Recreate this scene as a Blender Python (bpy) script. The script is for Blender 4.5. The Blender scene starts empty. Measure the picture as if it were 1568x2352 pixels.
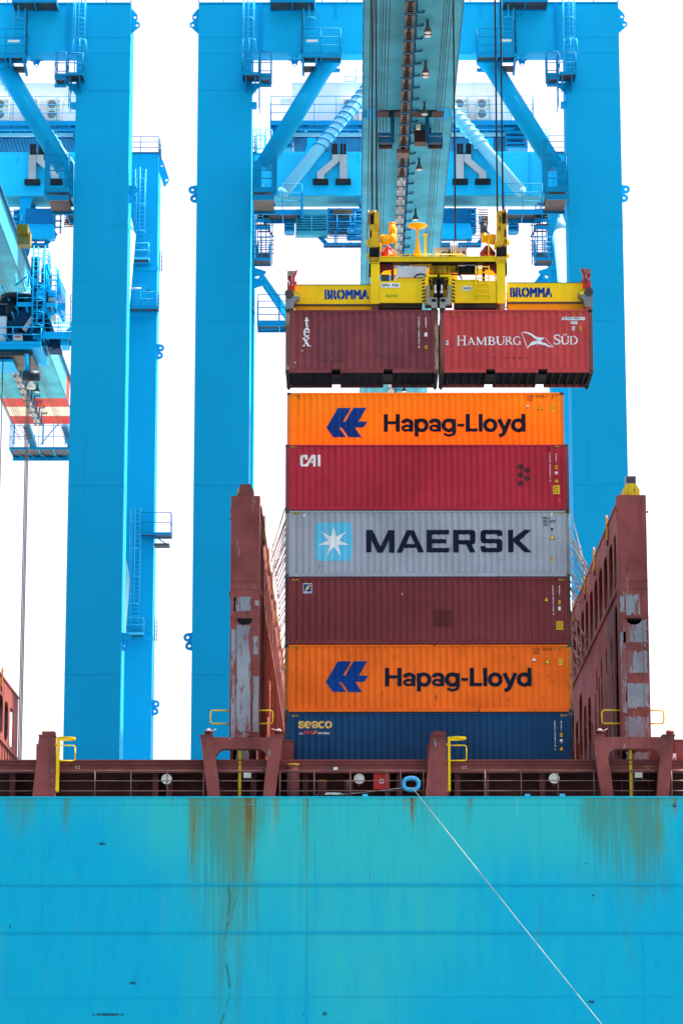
import bpy, bmesh, math, random
from mathutils import Vector, Matrix, noise
from mathutils.geometry import tessellate_polygon
random.seed(7)
sc = bpy.context.scene
COL = sc.collection
# ------------------------------------------------------------------ camera
EZ = 4.0                                   # eye height above the water
PITCH, YAW, FPX = math.radians(12.1), math.radians(0.2175), 6860.0
cam_d = bpy.data.cameras.new('camera')
cam_d.lens = 105.0; cam_d.sensor_width = 36.0; cam_d.sensor_fit = 'AUTO'
cam_d.clip_start = 0.5; cam_d.clip_end = 8000
cam = bpy.data.objects.new('camera', cam_d); COL.objects.link(cam)
cam.location = (0, 0, EZ); cam.rotation_euler = (math.pi/2 + PITCH, 0, YAW)
sc.camera = cam
# ------------------------------------------------------------------ light
SUN_EL, SUN_AZ = math.radians(67), math.radians(64)     # azimuth clockwise from +Y: behind the scene, to the right
world = bpy.data.worlds.new('World'); sc.world = world; world.use_nodes = True
wn = world.node_tree; bg = wn.nodes['Background']
sky = wn.nodes.new('ShaderNodeTexSky'); sky.sky_type = 'NISHITA'; sky.sun_disc = False
sky.sun_elevation = SUN_EL; sky.sun_rotation = SUN_AZ
sky.air_density = 0.7; sky.dust_density = 5.0; sky.ozone_density = .6
tint = wn.nodes.new('ShaderNodeMix'); tint.data_type = 'RGBA'; tint.blend_type = 'MULTIPLY'; tint.inputs['Factor'].default_value = 1; tint.inputs['B'].default_value = (1.18, .97, .84, 1)   # warms the sky light as a white balance
wn.links.new(sky.outputs[0], tint.inputs['A']); wn.links.new(tint.outputs['Result'], bg.inputs[0]); bg.inputs[1].default_value = 0.13
sun_d = bpy.data.lights.new('sun', 'SUN'); sun_d.energy = 4.0; sun_d.angle = math.radians(0.53); sun_d.color = (1, .95, .88)
sun = bpy.data.objects.new('sun', sun_d); COL.objects.link(sun)
sdir = Vector((math.sin(SUN_AZ)*math.cos(SUN_EL), math.cos(SUN_AZ)*math.cos(SUN_EL), math.sin(SUN_EL)))
sun.rotation_euler = sdir.to_track_quat('Z', 'Y').to_euler(); sun.location = (60, 60, 150)
vs = sc.view_settings; vs.view_transform = 'Standard'; vs.look = 'None'; vs.gamma = 1.0; vs.exposure = 1.88
sc.cycles.max_bounces = 6; sc.cycles.diffuse_bounces = 3; sc.cycles.glossy_bounces = 2
try: sc.cycles.use_denoising = True
except Exception: pass

# ------------------------------------------------------------------ measuring helpers: a photo point to a place at a known depth
RG = {'F':(0,0,.57415),'a1':(0,0,2.1386),'a2':(700,0,1.96),'a3':(1400,0,2.1386),'a4':(1800,0,1.96),'a5':(0,1000,2.24),
 'a6':(0,1900,1.42545),'a7':(1100,800,1.16148),'a8':(1100,1500,1.20615),'b1':(1100,2250,1.20615),'b2':(750,1850,1.96),
 'b3':(2200,1850,1.9605),'b4':(0,2800,1.568),'b5':(900,2850,1.568),'b6':(1700,2850,1.52085),'b7':(0,3150,1.12),
 'b8':(1300,3150,1.09574),'c1':(1440,800,2.529),'c2':(1120,1040,4.1263),'c3':(2050,1040,4.1263),'c4':(0,850,2.3533),
 'c5':(1000,700,3.136),'c6':(780,2750,3.7333),'hl':(1290,1610,7.84),'hs':(1800,1280,2.8),'mk':(1440,2080,2.1778),
 'ca':(1150,1560,6.92),'cb':(2050,1560,4.704)}
_c, _s = math.cos, math.sin
_R = Vector((_c(YAW), _s(YAW), 0)); _F = Vector((-_s(YAW)*_c(PITCH), _c(YAW)*_c(PITCH), _s(PITCH)))
_U = Vector((_s(YAW)*_s(PITCH), -_c(YAW)*_s(PITCH), _c(PITCH)))
def _ray(r, x, y):
    x0, y0, k = RG[r]; X = (x0 + x/k)*.57415; Y = (y0 + y/k)*.57415
    return _F + _R*((X-784)/FPX) + _U*((1176-Y)/FPX)
def P(r, x, y, Y):
    d = _ray(r, x, y); t = Y/d.y; return Vector((d.x*t, Y, d.z*t + EZ))
def PX(r, x, y, X):
    d = _ray(r, x, y); t = X/d.x; return Vector((X, d.y*t, d.z*t + EZ))
def PZ(r, x, y, Z):
    d = _ray(r, x, y); t = (Z-EZ)/d.z; return Vector((d.x*t, d.y*t, Z))
def PB(r, x0, y0, x1, y1, Y):               # rectangle -> x0,x1,z0,z1
    a = P(r, x0, y0, Y); b = P(r, x1, y1, Y)
    return min(a.x,b.x), max(a.x,b.x), min(a.z,b.z), max(a.z,b.z)

# ------------------------------------------------------------------ materials
MATS = {}
def paint(name, col, rough=.55, var=.10, streak=None, rust=0.0, rustcol=(.13,.05,.02), spec=.18, grime=0.0, metal=0.0, fleck=None, vscale=.35):
    if name in MATS: return MATS[name]
    m = bpy.data.materials.new(name); m.use_nodes = True; nt = m.node_tree; N = nt.nodes; L = nt.links
    b = N['Principled BSDF']; b.inputs['Roughness'].default_value = rough; b.inputs['Metallic'].default_value = metal
    b.inputs['Specular IOR Level'].default_value = spec
    tc = N.new('ShaderNodeTexCoord'); oi = N.new('ShaderNodeObjectInfo')
    off = N.new('ShaderNodeVectorMath'); off.operation = 'SCALE'; off.inputs[0].default_value = (53, 31, 17); L.new(oi.outputs['Random'], off.inputs['Scale'])
    co = N.new('ShaderNodeVectorMath'); co.operation = 'ADD'; L.new(tc.outputs['Object'], co.inputs[0]); L.new(off.outputs[0], co.inputs[1])
    def nz(scale, detail, sx=(1,1,1), rgh=.6):
        mp = N.new('ShaderNodeMapping'); mp.inputs['Scale'].default_value = sx; L.new(co.outputs[0], mp.inputs[0])
        t = N.new('ShaderNodeTexNoise'); t.inputs['Scale'].default_value = scale; t.inputs['Detail'].default_value = detail
        t.inputs['Roughness'].default_value = rgh; L.new(mp.outputs[0], t.inputs['Vector']); return t.outputs['Fac']
    def ramp(src, a, b_, k):
        r = N.new('ShaderNodeMapRange'); r.interpolation_type = 'SMOOTHSTEP'
        r.inputs['From Min'].default_value = a; r.inputs['From Max'].default_value = b_; r.inputs['To Max'].default_value = k
        L.new(src, r.inputs['Value']); return r.outputs[0]
    def mix(a, bcol, fac):
        x = N.new('ShaderNodeMix'); x.data_type = 'RGBA'; L.new(fac, x.inputs['Factor'])
        if isinstance(a, tuple): x.inputs['A'].default_value = (*a, 1)
        else: L.new(a, x.inputs['A'])
        x.inputs['B'].default_value = (*bcol, 1); return x.outputs['Result']
    dk = tuple(c*(1-2.2*var) for c in col); lt = tuple(min(1, c*(1+1.6*var)+.02*var) for c in col)
    c = mix(dk, lt, ramp(nz(vscale, 7), .3, .7, 1.0))
    c = mix(c, tuple(x*.75 for x in col), ramp(nz(9, 5), .55, .8, .35*min(1, var*8)))
    if streak: c = mix(c, streak[0], ramp(nz(2.2, 6, (1, 1, .07), .7), .50, .78, streak[1]))
    if fleck: c = mix(c, fleck[0], ramp(nz(2.6, 8, (1, 1, .22), .75), fleck[1], fleck[1]+.05, .9))
    if grime: c = mix(c, (.03, .025, .02), ramp(nz(1.6, 8, (1, 1, .5), .7), .48, .72, grime))
    if rust: c = mix(c, rustcol, ramp(nz(3.2, 9, (1, 1, .35), .78), .66-.22*rust, .72-.16*rust, .92))
    L.new(c, b.inputs['Base Color'])
    rr = N.new('ShaderNodeMapRange'); rr.inputs['To Min'].default_value = max(.1, rough-.12); rr.inputs['To Max'].default_value = min(1, rough+.18)
    L.new(nz(1.3, 5), rr.inputs['Value']); L.new(rr.outputs[0], b.inputs['Roughness'])
    bp = N.new('ShaderNodeBump'); bp.inputs['Strength'].default_value = .10; bp.inputs['Distance'].default_value = .02
    L.new(nz(5, 5), bp.inputs['Height']); L.new(bp.outputs[0], b.inputs['Normal'])
    MATS[name] = m; return m

CR  = paint('crane_blue', (.002, .43, .79), .6, .018, ((.0,.37,.71), .25), spec=.08, vscale=.12)
CRT = paint('crane_light_blue', (.003, .47, .84), .6, .03, spec=.10)
LAD = paint('ladder_blue', (.05, .58, .95), .5, .03, spec=.1)
STRB= paint('stair_blue', (.0, .27, .55), .55, .06, spec=.1)
UND = paint('boom_paint', (.055, .40, .53), .6, .10, ((.16,.36,.42), .5), rust=.14, spec=.08)
PALE= paint('sunlit_tube_paint', (.26, .62, .78), .4, .03)  # crane blue lightened: sunlight on tubes and strakes put into the colour
BRK = paint('bracket_blue', (.012, .14, .27), .6, .10, rust=.2)
HUS = paint('house_white', (.88, .88, .88), .5, .03, ((.6,.62,.62), .4))
CORD= paint('corrugated_blue', (.006, .14, .33), .7, .1, spec=.02)
LSB = paint('landside_haze_blue', (.015, .55, .88), .6, .03, spec=.10)  # paler blue with distance haze put into the colour
GALV= paint('galvanised_steel', (.50, .50, .50), .45, .10, ((.35,.33,.30), .5), metal=.3)
GRAT= paint('grating_dark', (.07, .075, .08), .7, .15)
RUSTG=paint('rusty_tray', (.17, .115, .085), .7, .25, ((.16,.13,.10), .7))
RAIL= paint('rail_steel', (.24, .13, .11), .45, .2, metal=.2)
BLK = paint('black_rubber', (.012, .012, .014), .55, .2)
ROPE= paint('steel_rope', (.035, .033, .032), .6, .2)
SHIP= paint('ship_brown', (.225, .054, .048), .6, .16, ((.10,.035,.035), .6), rust=.12, rustcol=(.07,.04,.03))
SHIPD=paint('ship_brown_recess_shade', (.15, .045, .042), .65, .16, ((.05,.02,.02), .6), rust=.1)  # darker copy of the ship brown, shade of deep recesses in its colour
SHIPW=paint('ship_brown_worn', (.245, .058, .052), .6, .18, ((.085,.035,.03), .75), rust=.32, rustcol=(.06,.035,.03), fleck=((.30,.33,.37), .60))
SHIPP=paint('ship_primer_patch', (.25, .265, .30), .6, .14, ((.20,.17,.14), .6), fleck=((.22,.06,.052), .515))
SHIPL=paint('bridge_wall_brown', (.24, .062, .045), .6, .15, ((.12,.04,.03), .6), rust=.2, rustcol=(.30,.10,.03))
YEL = paint('yellow_paint', (.95, .60, .006), .45, .07, ((.55,.36,.01), .45), rust=.05, rustcol=(.10,.06,.02))
YELO= paint('orange_yellow_paint', (.95, .42, .003), .5, .06, ((.5,.25,.01), .4))
YELD= paint('greasy_yellow_paint', (.72, .40, .012), .5, .2, ((.10,.05,.015), .9), rust=.6, rustcol=(.02,.012,.008), grime=.6)
GREASE=paint('grease_black', (.007, .006, .005), .6, .3, ((.05,.028,.01), .5), spec=.08)
YELR= paint('yellow_guard_paint', (.78, .52, .015), .5, .1, rust=.22, rustcol=(.15,.07,.02))
RED = paint('red_paint', (.55, .035, .030), .5, .1, ((.25,.03,.03), .4), rust=.2)
RED2= paint('signal_red', (.72, .05, .03), .5, .05)
DKRED=paint('dark_red_frame', (.20, .018, .022), .55, .1)
STEEL=paint('scraped_steel', (.22, .225, .24), .4, .2, ((.06,.055,.05), .9), rust=.3, rustcol=(.10,.06,.03), metal=.4)
WHT = paint('white_paint', (.80, .80, .80), .5, .05)
CREAM=paint('cream_paint', (.76, .72, .60), .5, .06)
LAMPG=paint('lamp_glass', (.75, .73, .66), .2, .03)
GREY= paint('cabinet_grey', (.42, .43, .44), .45, .06, ((.25,.24,.22), .4))
DKG = paint('dark_grey', (.06, .06, .065), .5, .1)
RFB = paint('fairlead_blue', (.08, .46, .80), .5, .08, ((.05,.2,.35), .5), rust=.12)
NAVY= paint('lettering_navy', (.006, .012, .030), .6, .10, spec=.1)
BLUE= paint('lettering_blue', (.002, .05, .26), .6, .10, spec=.1)
DECW= paint('lettering_white', (.80, .80, .80), .5, .06, ((.5,.4,.38), .45))
DECY= paint('sticker_yellow', (.80, .52, .02), .5, .06)
DECK= paint('sticker_black', (.02, .02, .02), .5, .10)
CYAN= paint('logo_cyan', (.10, .50, .72), .5, .06, ((.25,.45,.52), .5))
GOLD= paint('lettering_gold', (.75, .50, .12), .5, .05)
CONC= paint('quay_concrete', (.33, .32, .30), .85, .12)
HOLE_SHADE= paint('hole_shade_dark', (.006, .006, .006), .8, .1)  # near-black standing in for the shade inside holes

# ------------------------------------------------------------------ mesh building
class MB:
    def __init__(s): s.v = []; s.f = []; s.m = []; s.sm = []
    def add(s, vs_, fs, m=0, smooth=False):
        o = len(s.v); s.v += [tuple(p) for p in vs_]
        for f in fs: s.f.append([i+o for i in f]); s.m.append(m); s.sm.append(smooth)
    def box(s, x0, x1, y0, y1, z0, z1, m=0):
        if x0 > x1: x0, x1 = x1, x0
        if y0 > y1: y0, y1 = y1, y0
        if z0 > z1: z0, z1 = z1, z0
        s.add([(x0,y0,z0),(x1,y0,z0),(x1,y1,z0),(x0,y1,z0),(x0,y0,z1),(x1,y0,z1),(x1,y1,z1),(x0,y1,z1)],
              [(0,3,2,1),(4,5,6,7),(0,1,5,4),(1,2,6,5),(2,3,7,6),(3,0,4,7)], m); return s
    def bar(s, p, q, w, h=None, m=0):
        p = Vector(p); q = Vector(q); h = h or w; d = (q-p)
        if d.length < 1e-6: return s
        d.normalize(); up = Vector((0,0,1)) if abs(d.z) < .95 else Vector((0,1,0))
        a = d.cross(up).normalized()*(w/2); b = a.cross(d).normalized()*(h/2)
        s.add([p-a-b,p+a-b,p+a+b,p-a+b,q-a-b,q+a-b,q+a+b,q-a+b],
              [(0,1,2,3),(7,6,5,4),(0,4,5,1),(1,5,6,2),(2,6,7,3),(3,7,4,0)], m); return s
    def tube(s, p, q, r, n=8, r2=None, m=0, caps=True):
        p = Vector(p); q = Vector(q); r2 = r if r2 is None else r2; d = (q-p)
        if d.length < 1e-6: return s
        d.normalize(); up = Vector((0,0,1)) if abs(d.z) < .95 else Vector((0,1,0))
        a = d.cross(up).normalized(); b = a.cross(d).normalized(); V = []
        for i in range(n):
            t = 2*math.pi*i/n; e = a*math.cos(t)+b*math.sin(t); V += [p+e*r, q+e*r2]
        s.add(V, [(2*i, 2*i+1, (2*i+3)%(2*n), (2*i+2)%(2*n)) for i in range(n)], m, True)
        if caps: s.add(V, [tuple(range(0,2*n,2)), tuple(range(2*n-1,0,-2))], m)
        return s
    def path(s, pts, r, n=6, m=0):
        for a, b in zip(pts, pts[1:]): s.tube(a, b, r, n, m=m)
        return s
    def plate(s, outline, holes, axis, a, b, m=0):
        loops = [outline]+list(holes); flat = [p for l in loops for p in l]
        tri = tessellate_polygon([[Vector((x, y, 0)) for x, y in l] for l in loops])
        def up(x, y, t): return {'y':(x,t,y), 'x':(t,x,y), 'z':(x,y,t)}[axis]
        n = len(flat); V = [up(x,y,a) for x,y in flat]+[up(x,y,b) for x,y in flat]
        F = [tuple(t) for t in tri]+[tuple(i+n for i in reversed(t)) for t in tri]
        o = 0
        for l in loops:
            k = len(l)
            for i in range(k): F.append((o+i, o+(i+1)%k, o+(i+1)%k+n, o+i+n))
            o += k
        s.add(V, F, m); return s
    def lathe(s, c, prof, n=16, m=0, axis='z', smooth=True):
        c = Vector(c); V = []
        for r, t in prof:
            for i in range(n):
                a = 2*math.pi*i/n; x, y = r*math.cos(a), r*math.sin(a)
                V.append(c+Vector({'z':(x,y,t),'y':(x,t,y),'x':(t,x,y)}[axis]))
        k = len(prof)
        s.add(V, [(j*n+i, j*n+(i+1)%n, (j+1)*n+(i+1)%n, (j+1)*n+i) for j in range(k-1) for i in range(n)], m, smooth)
        s.add(V, [tuple(range(n-1,-1,-1)), tuple((k-1)*n+i for i in range(n))], m); return s
    def rrect(s, *a, **k): pass
def circ(cx, cy, r, n=20, a0=0): return [(cx+r*math.cos(a0+2*math.pi*i/n), cy+r*math.sin(a0+2*math.pi*i/n)) for i in range(n)]
def rrect(x0, x1, y0, y1, r, n=5):
    out = []
    for cx, cy, a in ((x1-r,y1-r,0),(x0+r,y1-r,90),(x0+r,y0+r,180),(x1-r,y0+r,270)):
        for i in range(n+1):
            t = math.radians(a+90*i/n); out.append((cx+r*math.cos(t), cy+r*math.sin(t)))
    return out

LOC = {}
def thing(name, label, cat, loc, group=None):
    o = bpy.data.objects.new(name, None); COL.objects.link(o); o.location = loc; o.empty_display_size = .5
    o['label'] = label; o['category'] = cat
    if group: o['group'] = group
    LOC[o.name] = Vector(loc); return o
def part(name, mb, mats, parent=None, label=None, fix=True):
    mats = mats if isinstance(mats, (list, tuple)) else [mats]
    base = LOC[parent.name] if parent else Vector((0,0,0))
    me = bpy.data.meshes.new(name)
    me.from_pydata([(Vector(p)-base) for p in mb.v], [], mb.f)
    for mt in mats: me.materials.append(mt)
    me.polygons.foreach_set('material_index', mb.m); me.polygons.foreach_set('use_smooth', mb.sm)
    if fix:
        bm = bmesh.new(); bm.from_mesh(me); bmesh.ops.remove_doubles(bm, verts=bm.verts, dist=1e-5)
        bmesh.ops.recalc_face_normals(bm, faces=bm.faces); bm.to_mesh(me); bm.free()
    me.update()
    o = bpy.data.objects.new(name, me); COL.objects.link(o)
    if parent: o.parent = parent
    if label: o['label'] = label
    LOC[o.name] = base; return o
def single(name, mb, mats, label, cat, group=None):
    xs = [p[0] for p in mb.v]; ys = [p[1] for p in mb.v]; zs = [p[2] for p in mb.v]
    base = Vector(((min(xs)+max(xs))/2, (min(ys)+max(ys))/2, min(zs)))
    mb.v = [tuple(Vector(p)-base) for p in mb.v]
    o = part(name, mb, mats); o.location = base; o['label'] = label; o['category'] = cat
    if group: o['group'] = group
    return o
def setting(name, mb, mats, kind='structure'):
    o = part(name, mb, mats); o['kind'] = kind; return o
def copy_tree(o, parent=None):
    c = o.copy(); COL.objects.link(c)
    if parent: c.parent = parent
    for ch in list(o.children): copy_tree(ch, c)
    return c

def railing(mb, pts, h=1.1, r=.03, rails=3, step=1.5, m=0, post=True):
    for a, b in zip(pts, pts[1:]):
        a = Vector(a); b = Vector(b); L_ = (b-a).length; n = max(1, round(L_/step))
        for k in range(rails):
            z = Vector((0,0,h*(k+1)/rails)); mb.tube(a+z, b+z, r, 6, m=m)
        if post:
            for i in range(n+1):
                p = a.lerp(b, i/n); mb.tube(p, p+Vector((0,0,h)), r, 6, m=m)
def ladder(mb, x, y, z0, z1, w=.55, cage=None, out=-1, r=.03, hoops=1.5, m=0):
    for sx in (-w/2, w/2): mb.tube((x+sx, y, z0), (x+sx, y, z1), r, 6, m=m)
    z = z0+.15
    while z < z1: mb.tube((x-w/2, y, z), (x+w/2, y, z), r*.6, 5, m=m); z += .32
    if cage:
        R_ = .42; zz = cage[0]
        ang = [math.radians(a) for a in (0, 30, 60, 90, 120, 150, 180)]
        pt = lambda a, z: (x+R_*math.cos(a), y+out*(.12+.72*math.sin(a)), z)
        while zz <= cage[1]+.01:
            mb.path([pt(a, zz) for a in ang], r, 5, m=m); zz += hoops
        for a in (20, 90, 160): mb.tube(pt(math.radians(a), cage[0]), pt(math.radians(a), cage[1]), r, 5, m=m)
def platform(mb, x0, x1, y0, y1, z, t=.14, sides='fblr', h=1.1, m=0, mg=1, step=1.5, rails=3):
    mb.box(x0, x1, y0, y0+.06, z-t, z+.06, m); mb.box(x0, x1, y1-.06, y1, z-t, z+.06, m)
    mb.box(x0, x0+.06, y0+.062, y1-.062, z-t, z+.06, m); mb.box(x1-.06, x1, y0+.062, y1-.062, z-t, z+.06, m)
    mb.box(x0+.062, x1-.062, y0+.062, y1-.062, z-.05, z, mg)
    n = max(1, int((x1-x0)/1.2))
    for i in range(1, n): xx = x0+(x1-x0)*i/n; mb.box(xx-.04, xx+.04, y0+.064, y1-.064, z-t, z-.052, m)
    zz = z+.05
    if 'f' in sides: railing(mb, [(x0+.03,y0+.03,zz),(x1-.03,y0+.03,zz)], h, m=m, step=step, rails=rails)
    if 'b' in sides: railing(mb, [(x0+.03,y1-.03,zz),(x1-.03,y1-.03,zz)], h, m=m, step=step, rails=rails)
    if 'l' in sides: railing(mb, [(x0+.03,y0+.03,zz),(x0+.03,y1-.03,zz)], h, m=m, step=step, rails=rails)
    if 'r' in sides: railing(mb, [(x1-.03,y0+.03,zz),(x1-.03,y1-.03,zz)], h, m=m, step=step, rails=rails)
def stairs(mb, x0, x1, p, q, m=0, mg=1, rail=True):      # flight from (y,z)=p to q across x0..x1
    n = max(3, int(abs(q[1]-p[1])/.24))
    for i in range(n+1):
        y = p[0]+(q[0]-p[0])*i/n; z = p[1]+(q[1]-p[1])*i/n
        mb.box(x0+.05, x1-.05, y-.13, y+.13, z-.02, z+.02, mg)
    for x in (x0, x1):
        mb.bar((x, p[0], p[1]), (x, q[0], q[1]), .06, .26, m)
        if rail:
            for h in (.55, 1.05): mb.tube((x, p[0], p[1]+h), (x, q[0], q[1]+h), .03, 6, m=m)
            for i in range(4):
                y = p[0]+(q[0]-p[0])*i/3; z = p[1]+(q[1]-p[1])*i/3; mb.tube((x,y,z), (x,y,z+1.05), .03, 6, m=m)

# ------------------------------------------------------------------ lettering
LAY = .0007
def glyphs(s, bold=0.0):
    cu = bpy.data.curves.new('t', 'FONT'); cu.body = s; cu.resolution_u = 4; cu.space_character = 1+bold*1.2
    ob = bpy.data.objects.new('t', cu); COL.objects.link(ob)
    dg = bpy.context.evaluated_depsgraph_get(); me = ob.evaluated_get(dg).to_mesh()
    V = [(v.co.x, v.co.y) for v in me.vertices]; F = [tuple(p.vertices) for p in me.polygons]
    ob.evaluated_get(dg).to_mesh_clear(); bpy.data.objects.remove(ob); bpy.data.curves.remove(cu)
    if bold:
        return join(*[([(x+dx*bold, y+dy*bold*.7) for x, y in V], F) for dx, dy in ((0,0),(-1,-1),(1,-1),(1,1),(-1,1),(.5,0),(-.5,0))])
    return V, F
def fit(vf, x0, x1, z0, z1, keep=False, skew=0):
    V, F = vf; a = min(v[0] for v in V); b = max(v[0] for v in V); c = min(v[1] for v in V); d = max(v[1] for v in V)
    kx = (x1-x0)/max(b-a, 1e-6); kz = (z1-z0)/max(d-c, 1e-6)
    if keep: kx = min(kx, kz); x0 = (x0+x1)/2-kx*(b-a)/2
    return [(x0+(v[0]-a)*kx+skew*(v[1]-c)*kz, z0+(v[1]-c)*kz, v[2] if len(v) > 2 else 0) for v in V], F
def word(s, x0, x1, z0, z1, bold=0.0, keep=False, skew=0): return fit(glyphs(s, bold), x0, x1, z0, z1, keep, skew)
def flat(vf, Y): return [(v[0], Y-(v[2] if len(v) > 2 else 0), v[1]) for v in vf[0]], vf[1]
def poly(*loops):
    tri = tessellate_polygon([[Vector((x, y, 0)) for x, y in l] for l in loops]); return [p for l in loops for p in l], [tuple(t) for t in tri]
def rect(x0, x1, z0, z1): return [(x0,z0),(x1,z0),(x1,z1),(x0,z1)], [(0,1,2,3)]
def join(*vfs):
    V = []; F = []
    for k, (v, f) in enumerate(vfs):
        o = len(V); V += [(p[0], p[1], (p[2] if len(p) > 2 else 0)+(k % 7)*LAY) for p in v]; F += [tuple(i+o for i in x) for x in f]
    return V, F
def column(s, x, z1, h, w, gap=1.16, bold=.012):
    out = []; z = z1
    for ch in s:
        if ch != ' ':
            v, f = glyphs(ch, bold*1.6); a = min(p[0] for p in v); b = max(p[0] for p in v)
            ww = w*min(1, (b-a)/.5); out.append(fit((v, f), x-ww/2, x+ww/2, z-h, z)); z -= h*gap
        else: z -= h*.5
    return join(*out)
# serif capitals, unit height
def _stroke(pts, w):
    V = []; F = []
    for i, (x, y) in enumerate(pts):
        a = pts[max(0, i-1)]; b = pts[min(len(pts)-1, i+1)]; d = Vector((b[0]-a[0], b[1]-a[1])).normalized(); n = Vector((-d.y, d.x))
        ww = w(i/(len(pts)-1)) if callable(w) else w; V += [(x+n.x*ww/2, y+n.y*ww/2), (x-n.x*ww/2, y-n.y*ww/2)]
    return V, [(2*i, 2*i+1, 2*i+3, 2*i+2) for i in range(len(pts)-1)]
def _arc(cx, cy, rx, ry, a0, a1, w, n=14): return _stroke([(cx+rx*math.cos(math.radians(a0+(a1-a0)*i/n)), cy+ry*math.sin(math.radians(a0+(a1-a0)*i/n))) for i in range(n+1)], w)
T, S_ = .17, .07
def _stem(x, w=T, y0=0, y1=1, ser=.09): return join(rect(x-w/2, x+w/2, y0, y1), rect(x-w/2-ser, x+w/2+ser, y0, y0+.055), rect(x-w/2-ser, x+w/2+ser, y1-.055, y1))
_bow = lambda t: S_+(T-S_)*math.sin(math.pi*t)
SERIF = {
 'H': lambda: join(_stem(.18), _stem(.82), rect(.2,.8,.48,.56)),
 'A': lambda: join(_stroke([(.12,0),(.5,1)], S_), _stroke([(.46,1),(.84,0)], T), rect(.24,.72,.3,.37), rect(.0,.25,0,.05), rect(.68,1.0,0,.05)),
 'M': lambda: join(_stem(.14, S_), _stroke([(.14,1),(.54,.06)], T), _stroke([(.54,.06),(.95,1)], S_), _stem(.98)),
 'B': lambda: join(_stem(.18), _arc(.38,.75,.27,.215,90,-90,_bow), _arc(.40,.27,.32,.24,90,-90,_bow), rect(.2,.4,.93,1), rect(.2,.4,.49,.55), rect(.2,.42,0,.07)),
 'U': lambda: join(_stem(.18, T, .35, 1), _stem(.84, S_, .35, 1), _arc(.51,.36,.33,.32,180,360,lambda t: T+(S_-T)*t), rect(.1,.27,.32,.42)),
 'R': lambda: join(_stem(.18), _arc(.38,.74,.28,.225,90,-90,_bow), rect(.2,.4,.93,1), rect(.2,.42,.48,.55), _stroke([(.42,.5),(.86,0)], T), rect(.74,1.0,0,.055)),
 'G': lambda: join(_arc(.55,.5,.46,.46,55,305,_bow), _stem(.86, T, .08, .46, .06), _stroke([(.80,.86),(.86,.99),(.86,.72)], .05)),
 'S': lambda: join(_stroke([(.66,.80),(.55,.94),(.36,.96),(.2,.86),(.17,.72),(.25,.6),(.48,.48),(.64,.36),(.68,.24),(.6,.09),(.4,.035),(.2,.08),(.12,.22)], lambda t: S_+(T-S_)*math.sin(math.pi*t)), rect(.645,.70,.72,.97), rect(.09,.145,.03,.3)),
 'D': lambda: join(_stem(.18), _arc(.42,.5,.46,.465,90,-90,_bow), rect(.2,.44,.93,1), rect(.2,.44,0,.07)),
 't': lambda: join(rect(.22,.48,.2,1.0), rect(.0,.72,.64,.74), _arc(.49,.22,.14,.17,180,330,lambda t: .24-.16*t)),
 'e': lambda: join(_arc(.5,.5,.38,.44,0,325,lambda t: .1+.2*math.sin(math.pi*min(1,t*1.1))), rect(.22,.88,.5,.6)),
 'x': lambda: join(_stroke([(.12,.96),(.84,.04)], .24), _stroke([(.82,.96),(.16,.04)], .10), rect(.0,.42,.92,1), rect(.62,1.0,.92,1), rect(.0,.36,0,.08), rect(.6,1.05,0,.08)),
}
HAZ = lambda x0, x1, z0, z1, n=4: join(*[poly([(x0+(x1-x0)*(i+.0)/n, z0), (x0+(x1-x0)*(i+.5)/n, z0), (x0+(x1-x0)*(i+.5)/n+(z1-z0)*.6, z1), (x0+(x1-x0)*i/n+(z1-z0)*.6, z1)]) for i in range(n)])

t_ = .285
def _ring(cx, cy=.5, rx=.375, ry=.41): return _arc(cx, cy, rx, ry, 0, 360, t_, 26)
SANS = {'o': (lambda: _ring(.49), .98), 'a': (lambda: join(_arc(.45,.64,.31,.26,172,0,t_), rect(.62,.88,0,.64), _arc(.42,.28,.29,.19,0,360,.20,20)), .92),
 'p': (lambda: join(rect(.03,.30,-.39,1), _ring(.52)), 1.0), 'g': (lambda: join(rect(.71,.98,-.10,1), _ring(.48), _arc(.51,-.1,.34,.20,0,-170,.2)), 1.02),
 'd': (lambda: join(rect(.71,.98,0,1.40), _ring(.48)), 1.02), 'l': (lambda: rect(.03,.305,0,1.40), .33), 'L': (lambda: join(rect(.04,.33,0,1.40), rect(.33,.88,0,.25)), .90),
 'H': (lambda: join(rect(.04,.33,0,1.40), rect(.88,1.17,0,1.40), rect(.33,.88,.58,.83)), 1.21), '-': (lambda: rect(.05,.52,.40,.62), .57),
 'y': (lambda: join(_stroke([(.11,1),(.50,.06)], t_), _stroke([(.87,1),(.52,.06),(.40,-.2),(.28,-.30),(.10,-.28)], t_)), .96),
 's': (lambda: _stroke([(.80,.72),(.68,.88),(.44,.92),(.22,.84),(.18,.70),(.28,.58),(.50,.50),(.72,.42),(.80,.28),(.72,.14),(.46,.08),(.20,.14),(.10,.32)], t_), .90),
 'e': (lambda: join(_arc(.49,.5,.375,.41,0,318,t_,24), rect(.2,.96,.42,.58)), .98), 'c': (lambda: _arc(.49,.5,.375,.41,42,318,t_,22), .92)}
def sans(s, x0, x1, z0, z1, gap=.025):
    out = []; x = 0
    for ch in s:
        g, w = SANS[ch]; v, f = g(); out.append(([(p[0]+x, *p[1:]) for p in v], f)); x += w+gap
    return fit(join(*out), x0, x1, z0, z1)
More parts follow.
